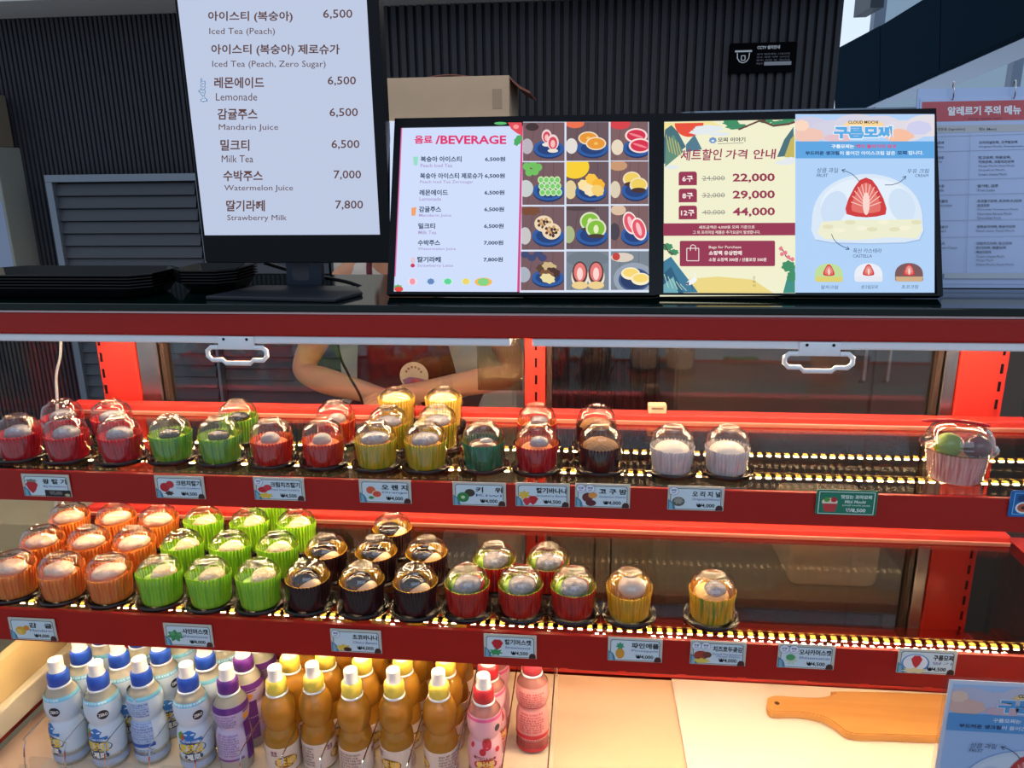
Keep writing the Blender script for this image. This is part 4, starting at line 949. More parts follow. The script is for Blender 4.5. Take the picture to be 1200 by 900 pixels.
def t_mango(E):
    E(.2, .12, .34, .28, (246, 206, 40)); E(.1, .66, .14, .22, (226, 206, 150)); plate(E, .58, .7)
    for x, y, c in ((.42, .56, (250, 224, 160)), (.60, .42, (250, 196, 60)), (.76, .54, (246, 180, 40)), (.56, .68, (246, 226, 180)), (.74, .68, (244, 206, 110))): E(x, y, .15, .13, c, .5, .06)
def t_banana(E):
    E(.2, .1, .24, .12, (200, 150, 110)); E(.12, .66, .14, .2, (220, 206, 180)); plate(E, .66)
    for x, y in ((.56, .42), (.74, .56)): E(x, y, .24, .18, (240, 224, 190)); E(x, y - .02, .20, .13, (240, 206, 90)); E(x, y + .12, .2, .06, (70, 40, 30))
def t_nut(E):
    E(.2, .1, .24, .10, (120, 70, 40), wob=.1); E(.08, .68, .14, .2, (200, 196, 196)); plate(E)
    for x, y in ((.52, .40), (.70, .58)):
        E(x, y, .22, .19, (236, 214, 180))
        for q in range(14): E(x + .15 * math.cos(q * 2.4) * (q / 14) ** .5, y + .13 * math.sin(q * 2.4) * (q / 14) ** .5, .035, .035, ((90, 50, 34), (200, 150, 90), (60, 34, 26))[q % 3])
def t_kiwi(E):
    E(.06, .66, .14, .2, (170, 180, 130)); E(.3, .06, .4, .05, (80, 60, 60)); plate(E, .6)
    for x, y in ((.56, .36), (.70, .52)): E(x, y, .24, .22, (220, 226, 190)); E(x, y, .20, .18, (130, 190, 50)); E(x, y + .02, .06, .10, (230, 236, 190)); E(x, y + .18, .2, .05, (70, 50, 40))
def t_berry(E):
    E(.1, .6, .14, .2, (70, 60, 70)); E(.2, .1, .2, .12, (220, 190, 160)); plate(E, .64)
    for x, y in ((.52, .40), (.74, .54)): E(x, y, .19, .27, (250, 230, 226), -.3); E(x, y, .16, .23, (226, 84, 100), -.3); E(x, y, .06, .16, (250, 190, 196), -.3)
def t_choco(E):
    for x, y in ((.1, .08), (.25, .16), (.4, .06), (.5, .16)): E(x, y, .10, .09, (60, 66, 110))
    E(.06, .6, .16, .2, (170, 176, 190)); plate(E)
    for x, y, c in ((.52, .46, (90, 60, 40)), (.66, .40, (206, 180, 130)), (.74, .54, (70, 40, 30)), (.60, .60, (120, 80, 50)), (.62, .70, (236, 220, 160))): E(x, y, .17, .12, c, .3, .1)
def t_two(E):
    E(.5, .2, .5, .2, (110, 120, 130))
    for x in (.32, .70): E(x, .66, .20, .30, (236, 224, 206)); E(x, .56, .18, .30, (84, 52, 44)); E(x, .54, .14, .24, (232, 120, 116)); E(x, .58, .07, .16, (250, 214, 206)); E(x, .88, .19, .10, (236, 206, 140))
def t_last(E):
    E(.3, .16, .3, .12, (220, 206, 190)); E(.14, .14, .10, .10, (196, 60, 50)); E(.62, .72, .55, .42, (150, 160, 176)); E(.62, .74, .42, .3, (60, 84, 130)); E(.62, .74, .36, .25, (30, 52, 96))
    for x, y in ((.52, .58), (.78, .72)): E(x, y, .25, .16, (250, 236, 200)); E(x, y - .02, .2, .11, (246, 214, 110))
xs = ((613, 782), (790, 964), (972, 1127)); ys = ((86, 246), (254, 429), (440, 617), (628, 786)); tl = (t_straw, t_orange, t_grape, t_muscat, t_mango, t_banana, t_nut, t_kiwi, t_berry, t_choco, t_two, t_last)
P.poly('photo_backing', em(216, 226, 244), [(611, 84), (1130, 84), (1130, 788), (597, 788)])
for k in range(12):
    (a, b), (c, d) = xs[k % 3], ys[k // 3]; tile(k, a - (d - 86) * .012 if k % 3 == 0 else a, c, b, d, tl[k], ((116, 86, 90), (104, 80, 86), (124, 92, 92), (120, 130, 142))[3 if k >= 10 else k % 3])
P.build()

# ---- second box: gift set prices on the left, cloud mochi poster on the right
def cloud_poster(P, E_):
    """E_ maps an rgb triple to a material (backlit film or printed paper)"""
    r = lambda n, c, *a: P.rect(n, E_(*c), *a)
    P.clip = (586, 54, 1142, 768)
    r('poster_panel', (176, 208, 246), 583, 50, 1150, 775)
    for q in range(6): P.ell('poster_art', E_(206 + q * 4, 204 + q * 3, 226), 640 + q * 95, 108 + 14 * math.sin(q * 2), 90, 44)
    for x, y, rx, ry, c in ((1000, 140, 60, 26, (246, 190, 160)), (640, 140, 60, 30, (240, 196, 180)), (610, 100, 30, 22, (250, 214, 190)), (1080, 110, 50, 28, (206, 206, 236)), (860, 95, 80, 14, (250, 214, 150)), (760, 150, 60, 16, (226, 190, 200))): P.ell('poster_art', E_(*c), x, y, rx, ry, wob=.05)
    P.text('poster_title', E_(24, 26, 40), 'CLOUD MOCHI', 796, 81, 916, 93, .02)
    P.text('poster_title', E_(236, 244, 252), '구름모찌', 735, 99, 976, 157, .09); P.text('poster_title', E_(86, 168, 226), '구름모찌', 739, 103, 972, 153, .06)
    r('poster_band', (92, 164, 224), 583, 164, 1140, 232)
    P.text('poster_lettering', E_(240, 246, 252), '구름모찌는', 730, 176, 820, 192, .03); P.text('poster_lettering', E_(214, 60, 110), '떡이 들어가지 않고', 828, 176, 988, 192, .03)
    P.text('poster_lettering', E_(24, 44, 90), '부드러운 생크림', 625, 203, 760, 219, .035); P.text('poster_lettering', E_(236, 244, 252), '이 들어간 아이스크림 같은', 762, 203, 984, 219, .02); P.text('poster_lettering', E_(24, 44, 90), '모찌', 992, 202, 1030, 218, .035); P.text('poster_lettering', E_(236, 244, 252), '입니다.', 1036, 202, 1096, 218, .02)
    # big cut-open mochi
    dome = [(648, 520)] + [(872 + 222 * math.cos(a), 500 - 205 * abs(math.sin(a)) ** .8) for a in [PI - PI * k / 24 for k in range(25)]] + [(1096, 520), (1080, 556), (1020, 568), (872, 572), (730, 568), (664, 556)]
    P.poly('poster_mochi', E_(160, 190, 226), [(x + 3, y + 5) for x, y in dome]); P.poly('poster_mochi', E_(216, 230, 246), dome)
    P.ell('poster_mochi', E_(226, 238, 250), 872, 420, 186, 110); P.ell('poster_mochi', E_(204, 222, 244), 740, 430, 50, 70, .4); P.ell('poster_mochi', E_(206, 224, 244), 1010, 420, 50, 70, -.4)
    P.poly('poster_mochi', E_(236, 236, 206), [(690, 486), (800, 478), (950, 478), (1080, 476), (1092, 520), (1070, 552), (960, 548), (820, 560), (700, 554), (672, 530)])
    for q in range(9): P.ell('poster_mochi', E_(244, 240, 214) if q % 2 else E_(226, 222, 186), 715 + q * 44, 506 + 18 * math.sin(q * 2.2), 22, 9, wob=.1)
    strawberry(P, E_, 866, 392, 82, 82, 'poster_strawberry')
    HW = E_(40, 64, 100)
    P.text('poster_notes', HW, '상큼 과일', 668, 272, 752, 292, .0, slant=.15); P.text('poster_notes', HW, 'FRUIT', 668, 296, 712, 309, .0, slant=.15)
    P.text('poster_notes', HW, '우유 크림', 1028, 276, 1114, 294, .0, slant=.15); P.text('poster_notes', HW, 'CREAM', 1060, 298, 1112, 309, .0, slant=.15)
    P.text('poster_notes', HW, '폭신 카스테라', 812, 594, 926, 612, .0, slant=.15); P.text('poster_notes', HW, 'CASTELLA', 812, 618, 888, 630, .0, slant=.15)
    for arc, hd in (([(838, 326), (815, 302), (790, 288), (768, 281)], (768, 281, -.5)), ([(940, 341), (970, 340), (1002, 328), (1022, 308)], (1024, 306, 2.2)), ([(727, 537), (738, 560), (760, 580), (796, 597)], (798, 598, 3.6))):
        P.line('poster_arrows', HW, [tuple(p)[:2] for p in spline([(x, y, 0) for x, y in arc], 4)], 2.6)
        x, y, a = hd; dx, dy = arc[-1][0] - arc[-2][0], arc[-1][1] - arc[-2][1]; a0 = math.atan2(-dy, -dx)
        for s_ in (-.5, .5): P.line('poster_arrows', HW, [(x, y), (x + 15 * math.cos(a0 + s_), y + 15 * math.sin(a0 + s_))], 2.6)
    for x, c, base, nm in ((716, (190, 220, 150), (220, 206, 110), '말차크림'), (873, (232, 236, 244), (226, 230, 240), '생크림모찌'), (1033, (120, 84, 84), (206, 170, 130), '초코크림')):
        d = [(x + 56 * math.cos(a), 704 - 50 * abs(math.sin(a)) ** .8) for a in [PI - PI * k / 16 for k in range(17)]]
        P.poly('small_mochi', E_(*c), d + [(x + 56, 724), (x - 54, 724)]); P.poly('small_mochi', E_(*base), [(x - 54, 708), (x + 56, 708), (x + 52, 728), (x - 50, 728)]); strawberry(P, E_, x, 682, 23, 24, 'small_mochi')
        P.text('poster_notes', HW, nm, x - 32, 742, x + 34, 757, .0, slant=.15)
def strawberry(P, E_, cx, cy, rx, ry, part):
    body = [(cx + rx * 1.0 * x, cy + ry * y) for x, y in ((-.95, .78), (-1, .5), (-.86, .05), (-.55, -.55), (-.3, -.88), (0, -1), (.3, -.88), (.55, -.55), (.86, .05), (1, .5), (.95, .8), (.5, .9), (0, .94), (-.5, .9))]
    P.poly(part, E_(206, 52, 50), body)
    P.poly(part, E_(226, 110, 100), [(cx + (x - cx) * .72, cy + .02 * ry + (y - cy) * .78) for x, y in body])
    for k in range(11):
        a = -PI * (k + .5) / 11 ; P.line(part, E_(246, 196, 186), [(cx + rx * .2 * math.cos(a), cy + ry * .45 + ry * .5 * math.sin(a) * .9), (cx + rx * .74 * math.cos(a), cy + ry * .35 + ry * 1.05 * math.sin(a))], rx * .045)
    P.ell(part, E_(250, 214, 204), cx, cy + ry * .28, rx * .17, ry * .55)
O2 = (.2975, 1.138)
M2 = Matrix.Translation((O2[0], O2[1], ZT + .0068)) @ Matrix.Rotation(-math.radians(22), 4, 'X'); f2 = plane_map(M2, 3.4286, 760, 120)
A, Bq = f2(60, 765), f2(1128, 56)
t2, M2, P = lightbox('light_box', 'backlit box with gift set prices and a large cut strawberry mochi', O2[0], O2[1], .403, H_, 3.4286, 760, 120, (A[0], Bq[0] + .002, A[1], Bq[1]))
CRM = em(240, 238, 204)
P.rect('backlit_panel', CRM, 45, 60, 590, 780); P.clip = (58, 70, 588, 768)
P.poly('painted_scene', em(244, 226, 150), [(63, 82), (250, 80), (300, 100), (180, 130), (63, 130)])
P.ell('painted_scene', em(232, 76, 50), 163, 84, 58, 56, a0=0, a1=PI); 
for pts, c in (([(66, 110), (92, 92), (118, 120), (150, 180), (60, 250), (62, 150)], (70, 110, 120)), ([(70, 160), (100, 130), (140, 200), (66, 260)], (96, 140, 120)), ([(150, 170), (185, 130), (215, 190), (150, 200)], (80, 120, 140)), ([(516, 220), (545, 150), (582, 100), (586, 215)], (70, 110, 120)), ([(545, 220), (570, 150), (586, 130), (586, 225)], (196, 180, 90)),
               ([(58, 640), (90, 620), (120, 660), (200, 764), (56, 766)], (60, 120, 150)), ([(58, 690), (90, 660), (130, 740), (140, 766), (56, 766)], (40, 90, 120)), ([(58, 735), (100, 700), (120, 766), (56, 766)], (110, 170, 180)), ([(540, 766), (560, 690), (588, 650), (588, 766)], (60, 140, 130)), ([(160, 710), (280, 700), (420, 712), (500, 766), (200, 766)], (236, 214, 130))): P.poly('painted_scene' + ('#b' if pts[0][1] > 400 else ''), em(*c), pts)
for q in range(5): P.line('painted_scene', em(206, 190, 110), [(70 + q * 12, 130 + q * 8), (84 + q * 12, 200 + q * 6)], 3); P.line('painted_scene#b', em(180, 210, 190), [(62 + q * 16, 690 + q * 10), (80 + q * 18, 745 + q * 3)], 3)
for x, y, rx, ry in ((240, 108, 60, 14), (210, 122, 46, 10), (285, 130, 40, 8), (95, 262, 26, 8), (545, 244, 38, 10), (570, 232, 24, 10)): P.ell('painted_scene', em(226, 232, 236), x, y, rx, ry, wob=.08)
for x, y, rx, ry in ((330, 84, 32, 12), (352, 100, 42, 12), (470, 78, 30, 8), (528, 86, 40, 10), (560, 76, 26, 8), (75, 582, 22, 14), (100, 604, 20, 12), (560, 660, 26, 22), (575, 700, 20, 20)): P.ell('painted_scene' + ('#b' if y > 400 else ''), em(60, 140, 96), x, y, rx, ry, wob=.12)
P.line('painted_scene', em(100, 60, 50), [(360, 112), (400, 96), (440, 80), (470, 76)], 7); P.line('painted_scene', em(100, 60, 50), [(450, 76), (500, 98), (560, 92), (586, 84)], 8); P.line('painted_scene#b', em(100, 60, 50), [(62, 570), (78, 600), (100, 612)], 5); P.line('painted_scene#b', em(90, 60, 60), [(530, 580), (550, 620), (580, 640)], 4)
for x, y in ((530, 590), (548, 606), (560, 624), (576, 632), (534, 612)): P.ell('painted_scene#b', em(232, 120, 140), x, y, 8, 8, wob=.2)
P.ell('painted_crane', em(240, 244, 246), 172, 722, 24, 10, -.5); P.line('painted_crane', em(240, 244, 246), [(182, 710), (188, 694), (182, 684)], 4); P.line('painted_crane', em(60, 70, 80), [(172, 732), (176, 756)], 2.4); P.poly('painted_crane', em(60, 70, 84), [(148, 730), (162, 722), (160, 738)])
P.ell('shop_mark', em(110, 150, 200), 257, 156, 15, 12, wob=.1); P.ell('shop_mark', em(226, 234, 244), 257, 158, 6, 4)
P.text('shop_mark', em(50, 50, 60), '모찌 이야기', 277, 145, 387, 163, .02); P.line('shop_mark', em(120, 120, 124), [(277, 170), (380, 168)], 2)
P.text('title', em(150, 44, 80), '세트할인', 126, 192, 290, 238, .018, slant=.12); P.text('title', em(150, 44, 80), '가격', 306, 194, 392, 232, .018, slant=.12); P.text('title', em(150, 44, 80), '안내', 416, 192, 506, 232, .018, slant=.12)
MRN = em(150, 46, 76)
for k, (a, old, new) in enumerate((('6구', '24,000', '22,000'), ('8구', '32,000', '29,000'), ('12구', '40,000', '44,000'))):
    y = 310 + k * 68.5
    P.rr('badges', MRN, 120, y - 28, 193, y + 26, 10); P.rect('badges', MRN, 120, y - 2, 193, y + 27)
    w_ = 24 if k < 2 else 30
    P.text('badge_lettering', em(250, 240, 232), a, 156 - w_ * .9, y - 11, 156 + w_ * .9, y + 13, .02)
    P.text('old_prices', em(130, 130, 130), old, 216, y - 11, 304, y + 11, -.005); P.line('old_prices', em(120, 116, 116), [(212, y), (306, y)], 2.6)
    P.text('new_prices', MRN, new, 336, y - 20, 505, y + 18, .028)
P.rect('notice_band', MRN, 52, 490, 586, 540)
P.text('notice_lettering', em(240, 226, 214), '세트금액은 4,000원 모찌 기준으로', 200, 499, 424, 513, .015); P.text('notice_lettering', em(240, 226, 214), '그 외 프리미엄 제품은 추가요금이 발생합니다.', 176, 519, 446, 533, .015)
P.rr('bag_panel', MRN, 124, 560, 505, 662, 6)
P.ring('bag_icon', em(240, 232, 224), 152, 590, 200, 640, 3); P.line('bag_icon', em(240, 232, 224), [(166, 600), (168, 580), (176, 576), (186, 580), (188, 600)], 3)
P.text('bag_lettering', em(240, 226, 214), 'Bags for Purchase', 240, 580, 370, 594, .01); P.text('bag_lettering', em(250, 240, 232), '쇼핑백 유상판매', 240, 600, 372, 618, .03); P.text('bag_lettering', em(246, 232, 224), '소형 쇼핑백 300원 / 선물포장 500원', 240, 628, 470, 643, .02)
P.text('side_note', em(120, 110, 80), '모', 416, 702, 426, 714, 0); P.text('side_note', em(120, 110, 80), '찌', 416, 718, 426, 730, 0); P.text('side_note', em(120, 110, 80), '이', 416, 734, 426, 746, 0)
P.warp = None
cloud_poster(P, em)
P.clip = None
P.build()

# ================================================================ paper poster in a clear stand, bottom right
pw, ph = .205, .283
ps = thing('paper_poster', 'paper poster of a strawberry cloud mochi in a clear stand, lower right corner', 'poster', (.4469 + pw / 2, .86, ZD + .0002))
zt2 = .9425 - ZD
bm = BM(); n = 16; pr = []
for k in range(n + 1): x = -pw / 2 + pw * k / n; pr.append((x, .0006 + .004 * max(0, (abs(x) / (pw / 2)) - .82) / .18 * (1 if x < 0 else 0)))
prism(bm, [(-pw / 2, 0), (pw / 2, 0), (pw / 2, .0008), (-pw / 2, .0008)], zt2 - ph, zt2, 'z'); obj('sheet', bm, ink(216, 224, 240), ps)
sc_ = pw / 560
P = Print(ps, lambda u, v: (-pw / 2 + .004 + (min(u, 1136) - 583) * sc_, zt2 - .004 - (v - 50) * sc_ * 1.02), -.0001, .00006)
cloud_poster(P, ink); P.build()
bm = BM(); box(bm, -pw / 2 - .004, -.0042, 0, pw / 2 + .004, -.0030, zt2 + .003); obj('front_pane', bm, clear('poster_pane', (.97, .97, .98), 1.45, .05), ps)
bm = BM(); box(bm, -pw / 2 - .004, .0014, 0, pw / 2 + .004, .0030, zt2 + .003); box(bm, -pw / 2 - .004, -.0029, 0, pw / 2 + .004, .0013, .0030); obj('stand', bm, ACR, ps)

# ================================================================ allergy flip board with rings
lean = math.radians(8); bw, bh = .215, .303
bo = (.4873 + bw / 2 + .002, 1.255, ZT + .0012)
al = thing('flip_board', 'clear flip board of allergy notices hung on two metal rings', 'flip board', bo, (-lean, 0, 0))
MA = Matrix.Translation(bo) @ Matrix.Rotation(-lean, 4, 'X'); fa_ = plane_map(MA, 3.336, 1060, 80, -.001)
ztop = fa_(60, 80)[1]; xle = fa_(52, 100)[0]
bm = BM(); box(bm, xle, 0, 0, xle + bw, .003, ztop); obj('back_plate', bm, mat('blue_glow_plate', S(176, 198, 236), .3), al)
bm = BM(); box(bm, xle + .004, -.0012, .006, xle + bw - .004, -.0002, ztop - .014); obj('sheet', bm, ink(186, 204, 240), al)  # sheet and plate tinted blue to stand in for the blue glow
P = Print(al, fa_, -.0013, .00008); P.warp = lambda v: (80 + v / 3.336 - 310) / 9090
P.rect('heading', ink(196, 84, 92), 68, 132, 620, 210); P.text('heading_lettering', ink(236, 240, 246), '알레르기 주의 메뉴', 168, 150, 455, 186, .04); P.text('heading_lettering', ink(130, 60, 80), 'Allergy caution menu', 247, 192, 380, 205, .01)
P.rect('table_head', ink(190, 192, 196), 72, 226, 620, 254); BK = ink(56, 60, 76)
P.text('table_lettering', BK, '성분표 (Ingredient)', 128, 233, 236, 247, .01); P.text('table_lettering', BK, '메뉴 (Menu)', 290, 232, 358, 247, .01)
rows = [(286, ['오리지널모찌, 고구밤모찌'], ['Original Mochi, Sweetpotato...'], ('견과', 'Nuts')), (345, ['망고모찌, 자몽모찌,', '키위모찌, 크림치즈모찌'], ['Mango Mochi, Kiwi Mochi', 'Grapefruit Mochi,', 'Cream cheese Mochi'], ('대두', 'Soy')), (456, ['딸기청, 감쥬'], ['Fruit Latte'], ('우유', 'Milk')),
        (515, ['초코딸기모찌, 초코바나나모찌', '초코모찌'], ['Chocolate Strawberry Mochi', 'Chocolate Banana Mochi', 'Chocolate Fruit'], ('초콜릿', 'Chocolate')), (615, ['생복숭아라떼, 복숭아모찌'], ['Peach Latte, Peach Mochi'], ('복숭아', 'Peach')), (680, ['크림치즈모찌, 망고모찌', '반시모찌, 배홍모찌', '복숭아모찌'], ['Cream cheese Mochi', 'Mango Mochi', 'Melon Mochi, Peach Mochi'], ('치즈', 'Cream Cheese'))]
for y, ko, en, left in rows:
    x0 = 290 - (y - 286) * .035; yy = y
    P.line('table_lines', ink(150, 160, 184), [(120, y - 18), (600, y - 24)], 1.4)
    for s_ in ko: P.text('table_lettering#%d' % yy, BK, s_, x0, yy - 1, x0 + 11.5 * len(s_), yy + 11, .015); yy += 17
    for s_ in en: P.text('table_lettering#%d' % yy, ink(90, 100, 124), s_, x0, yy, x0 + 6.1 * len(s_), yy + 9, .0); yy += 16
    P.text('table_lettering#l%d' % y, BK, left[0], 128, y, 128 + 13 * len(left[0]), y + 11, .015); P.text('table_lettering#m%d' % y, ink(90, 100, 124), left[1], 128, y + 17, 128 + 6.1 * len(left[1]), y + 26, 0)
P.line('table_lines', ink(150, 160, 184), [(252, 256), (236, 800)], 1.4); P.rect('table_foot', ink(188, 196, 208), 150, 800, 600, 822)
P.build()
for u in (193, 432, ):
    x, z = fa_(u, 62); bm = BM(); tube(bm, [(x + .0035 * math.sin(a * 1), -.001 + .0105 * math.sin(a), ztop - .004 + .013 * math.cos(a)) for a in [2 * PI * k / 24 for k in range(25)]], .0011, 8); obj('ring', bm, CHROME, al, smooth=True)
bm = BM(); prism(bm, [(.0031, .0006), (.09, .0128), (.09, .0155), (.0031, .0035)], xle, xle + bw, 'x'); prism(bm, [(.0031, ztop * .6), (.0850, .0156), (.0880, .0156), (.0031, ztop * .66)], xle + .09, xle + .12, 'x'); obj('stand', bm, ACR, al)

# ================================================================ black trays stacked on the counter
TR = mat('tray_black', S(10, 10, 11), .3, spec=.35)
TRO = mat('tray_underside', S(58, 50, 34), .35)
def tray_mesh2(w, d, h, ch):
    bm = BM()
    def ring(ins, z): a, b, c = w / 2 - ins, d / 2 - ins, ch; return [bm.verts.new(q) for q in ((-a + c, -b, z), (a - c, -b, z), (a, -b + c, z), (a, b - c, z), (a - c, b, z), (-a + c, b, z), (-a, b - c, z), (-a, -b + c, z))]
    R = [ring(.016, 0), ring(.013, .002), ring(.004, h - .0015), ring(.0, h - .0015), ring(.0, h), ring(.0052, h), ring(.0152, .0028)]
    for a, b in zip(R, R[1:]):
        for k in range(8): bm.faces.new((a[k], a[(k + 1) % 8], b[(k + 1) % 8], b[k]))
    bm.faces.new(R[0][::-1]); bm.faces.new(R[-1]); bmesh.ops.recalc_face_normals(bm, faces=bm.faces[:])
    me = bpy.data.meshes.new('tray'); bm.to_mesh(me); bm.free(); me.materials.append(TR); return me
jx = onZ(172, 352, ZT).x
POS = ['lowest', 'second', 'middle', 'fourth', 'topmost']
for nm, x0, wd, ty in (('left', jx - .315, .313, 1.118), ('right', jx + .002, .106, 1.176)):
    me = tray_mesh2(wd, .13, .0185, .024)
    for k in range(5):
        o = obj('serving_tray', me, None, None, (x0 + wd / 2, ty + .055, ZT + .0004 + k * .0047))
        tag(o, 'black octagonal plastic tray, %s of the %s stack of nested trays' % (POS[k], 'wide left' if nm == 'left' else 'narrow right'), 'tray', 'black trays nested on the counter')

# ================================================================ behind the counter
def slab(name, x0, y0, z0, x1, y1, z1, m, label=None, cat=None, bev=.004, parent=None, group=None):
    c = ((x0 + x1) / 2, (y0 + y1) / 2, z0) if parent is None else (0, 0, 0)
    bm = BM(); box(bm, x0 - c[0], y0 - c[1], z0 - c[2], x1 - c[0], y1 - c[1], z1 - c[2], bev)
    o = obj(name, bm, m, parent, c)
    return tag(o, label, cat, group) if label else o
# framed louvre and the wide shutter beside it
LV = mat('louvre_grey', S(70, 74, 82), .45)
def louvre(name, label, px0, px1, py, y, frame):
    a, b = onY(px0, py, y), onY(px1, py, y); zt = a.z
    t = thing(name, label, 'shutter', ((a.x + b.x) / 2, y, 0)); w = (b.x - a.x) / 2; f = .028 if frame else .004
    bm = BM(); n = 0; z = zt - f - .008; pitch = .0485
    while z > .06:
        prism(bm, [(-.004, z), (-.018, z - pitch + .006), (-.014, z - pitch + .003), (.004, z - .004)], -w + f, w - f, 'x'); z -= pitch
    o = obj('slats', bm, LV, t)
    bm = BM(); box(bm, -w + f * .5, .006, .02, w - f * .5, .012, zt - f * .5); obj('backing', bm, mat('shutter_backing', S(24, 25, 28), .7), t)
    if frame:
        bm = BM()
        for q in ((-w, -.03, zt - f, w, .012, zt), (-w, -.03, 0, -w + f, .012, zt - f), (w - f * .45, -.03, 0, w, .012, zt - f)): box(bm, *q, .002)
        obj('frame', bm, mat('silver_frame', S(128, 138, 150), .4, .5), t)
    return t
louvre('louvre_shutter', 'dark louvre in a silver frame on the slatted wall, left of the monitor', 57, 236, 205, 2.93, True)
louvre('roller_shutter', 'wide dark shutter behind the foot of the tall monitor', 239, 402, 215, 2.945, False)
# cream cabinet with the open cardboard box on top
a, b = onY(378, 143, 2.35), onY(602, 143, 2.35)
cab = thing('cream_cabinet', 'tall cream cabinet standing behind the worker, under the cardboard box', 'cabinet', ((a.x + b.x) / 2, 2.55, 0))
hw = (b.x - a.x) / 2; CC = mat('cream_paint', S(206, 200, 186), .5)
bm = BM(); box(bm, -hw, -.20, .06, hw, .2, a.z, .004); obj('body', bm, CC, cab)
bm = BM(); box(bm, -hw + .01, -.216, .08, hw - .01, -.2005, a.z - .02, .003); d = obj('door', bm, CC, cab)
bm = BM(); tube(bm, [(hw - .04, -.2165, 1.0), (hw - .04, -.24, 1.01), (hw - .04, -.24, 1.15), (hw - .04, -.2165, 1.16)], .005); obj('handle', bm, ALU, d)
bm = BM(); box(bm, -hw + .02, -.18, 0, hw - .02, .18, .0598); obj('plinth', bm, BLACK, cab)
KR = mat('grey_kraft_card', S(156, 140, 122), .8, vary=.06, scale=20); KI = mat('kraft_inside', S(110, 66, 58), .8)
l, r, tp = onY(443, 143, 2.40), onY(597, 143, 2.40), onY(520, 90, 2.40)
bx0, bx1, bz0, bz1 = l.x, r.x, a.z + .0005, tp.z
cbx = thing('cardboard_box', 'large open cardboard box with raised flaps on top of the cream cabinet', 'box', ((bx0 + bx1) / 2, 2.40, bz0)); w2 = (bx1 - bx0) / 2; h2 = bz1 - bz0
bm = BM()
for q in ((-w2, 0, 0, w2, .005, h2), (-w2, .295, 0, w2, .30, h2), (-w2, .0051, 0, -w2 + .005, .2949, h2), (w2 - .005, .0051, 0, w2, .2949, h2), (-w2 + .0051, .0051, 0, w2 - .0051, .2949, .005)): box(bm, *q)
obj('walls', bm, KR, cbx)
bm = BM(); prism(bm, [(w2, h2 - .002), (w2 + .03, h2 - .028), (w2 + .062, h2 - .045), (w2 + .060, h2 - .050), (w2 + .028, h2 - .034), (w2, h2 - .008)], .02, .28); obj('flap', bm, KI, cbx)
bm = BM(); sp = [(-w2 * .45 + w2 * .95 * k / 10, h2 + .012 * math.sin(PI * k / 10) + .001) for k in range(11)]; prism(bm, sp + [(x, z + .003) for x, z in sp[::-1]], .08, .10); obj('flap', bm, KI, cbx)
bm = BM(); box(bm, w2 - .050, -.0008, h2 * .25, w2 - .022, -.0001, h2 * .7); obj('printed_mark', bm, mat('card_mark', S(134, 120, 104), .8), cbx)
# ribbed steel cabinet behind the right-hand box
a, b, c = onY(796, 130, 2.05), onY(1340, 119, 2.05), onY(1075, 121, 2.05)
st = thing('steel_cabinet', 'dark cabinet with rounded ribbed steel top behind the gift set box', 'cabinet', ((a.x + b.x) / 2, 2.05, 0)); hw = (b.x - a.x) / 2
zt = c.z
bm = BM(); box(bm, -hw + .02, .01, 0, hw - .02, .45, zt - .085, .004); obj('body', bm, mat('brown_grey_steel', S(84, 76, 70), .45, .2), st)
bm = BM(); box(bm, -hw + .03, .004, .06, -.004, .0098, zt - .10, .002); d = obj('door', bm, mat('brown_grey_steel', (0, 0, 0)), st)
bm = BM(); box(bm, .004, .004, .06, hw - .03, .0098, zt - .10, .002); d2 = obj('door', bm, mat('brown_grey_steel', (0, 0, 0)), st)
for dd, x in ((d, -.03), (d2, .03)):
    bm = BM(); tube(bm, [(x, .0035, 1.0), (x, -.02, 1.01), (x, -.02, 1.16), (x, .0035, 1.17)], .005); obj('handle', bm, ALU, dd)
for k in range(3):
    bm = BM(); z = zt - .082 + k * .027; prism(bm, rrect(-hw + .010 * (2 - k) * .6, 0, hw, .45, .05, 6), z, z + .020, 'z'); bmesh.ops.bevel(bm, geom=[e for e in bm.edges if abs(e.verts[0].co.z - e.verts[1].co.z) < 1e-6], offset=.006, segments=3, affect='EDGES'); bmesh.ops.translate(bm, vec=(0, 0, 0), verts=bm.verts[:])
    obj('rib', bm, mat('ribbed_steel', S(120, 132, 148), .3, .9), st)
bm = BM(); box(bm, -hw + .03, .02, zt - .0848, hw - .03, .43, zt - .012); obj('rib_core', bm, BLACK, st)
# boxes at the far left
a, b = onY(-60, 172, 2.86), onY(-7, 172, 2.86); t1_, t2_ = onY(10, 108, 2.86), onY(18, 236, 2.86)
slab('white_wall_cabinet', a.x - .1, 2.86, 1.08, b.x, 3.0, b.z, mat('dull_white', S(150, 154, 146), .6), 'dull white wall cabinet at the left picture edge with a paper taped on', 'cabinet')
lk = bpy.data.objects['white_wall_cabinet']
bm = BM(); box(bm, b.x - .16 - lk.location.x, -.0712, t2_.z - .35 - 1.08, b.x - .008 - lk.location.x, -.0702, t2_.z - 1.08); obj('paper', bm, mat('blue_white_paper', S(150, 164, 190), .6), lk)
slab('storage_box', a.x - .1, 2.86, b.z + .0005, b.x - .004, 2.975, t1_.z, mat('brown_board', S(122, 112, 94), .8), 'brown storage box with a dark blue label above the white wall cabinet', 'box')
sb = bpy.data.objects['storage_box']
bm = BM(); box(bm, b.x - .06 - sb.location.x, -.0587, (t1_.z - b.z) * .50, b.x - .024 - sb.location.x, -.0577, (t1_.z - b.z) * .88); obj('label', bm, mat('navy_label', S(20, 26, 70), .5), sb)
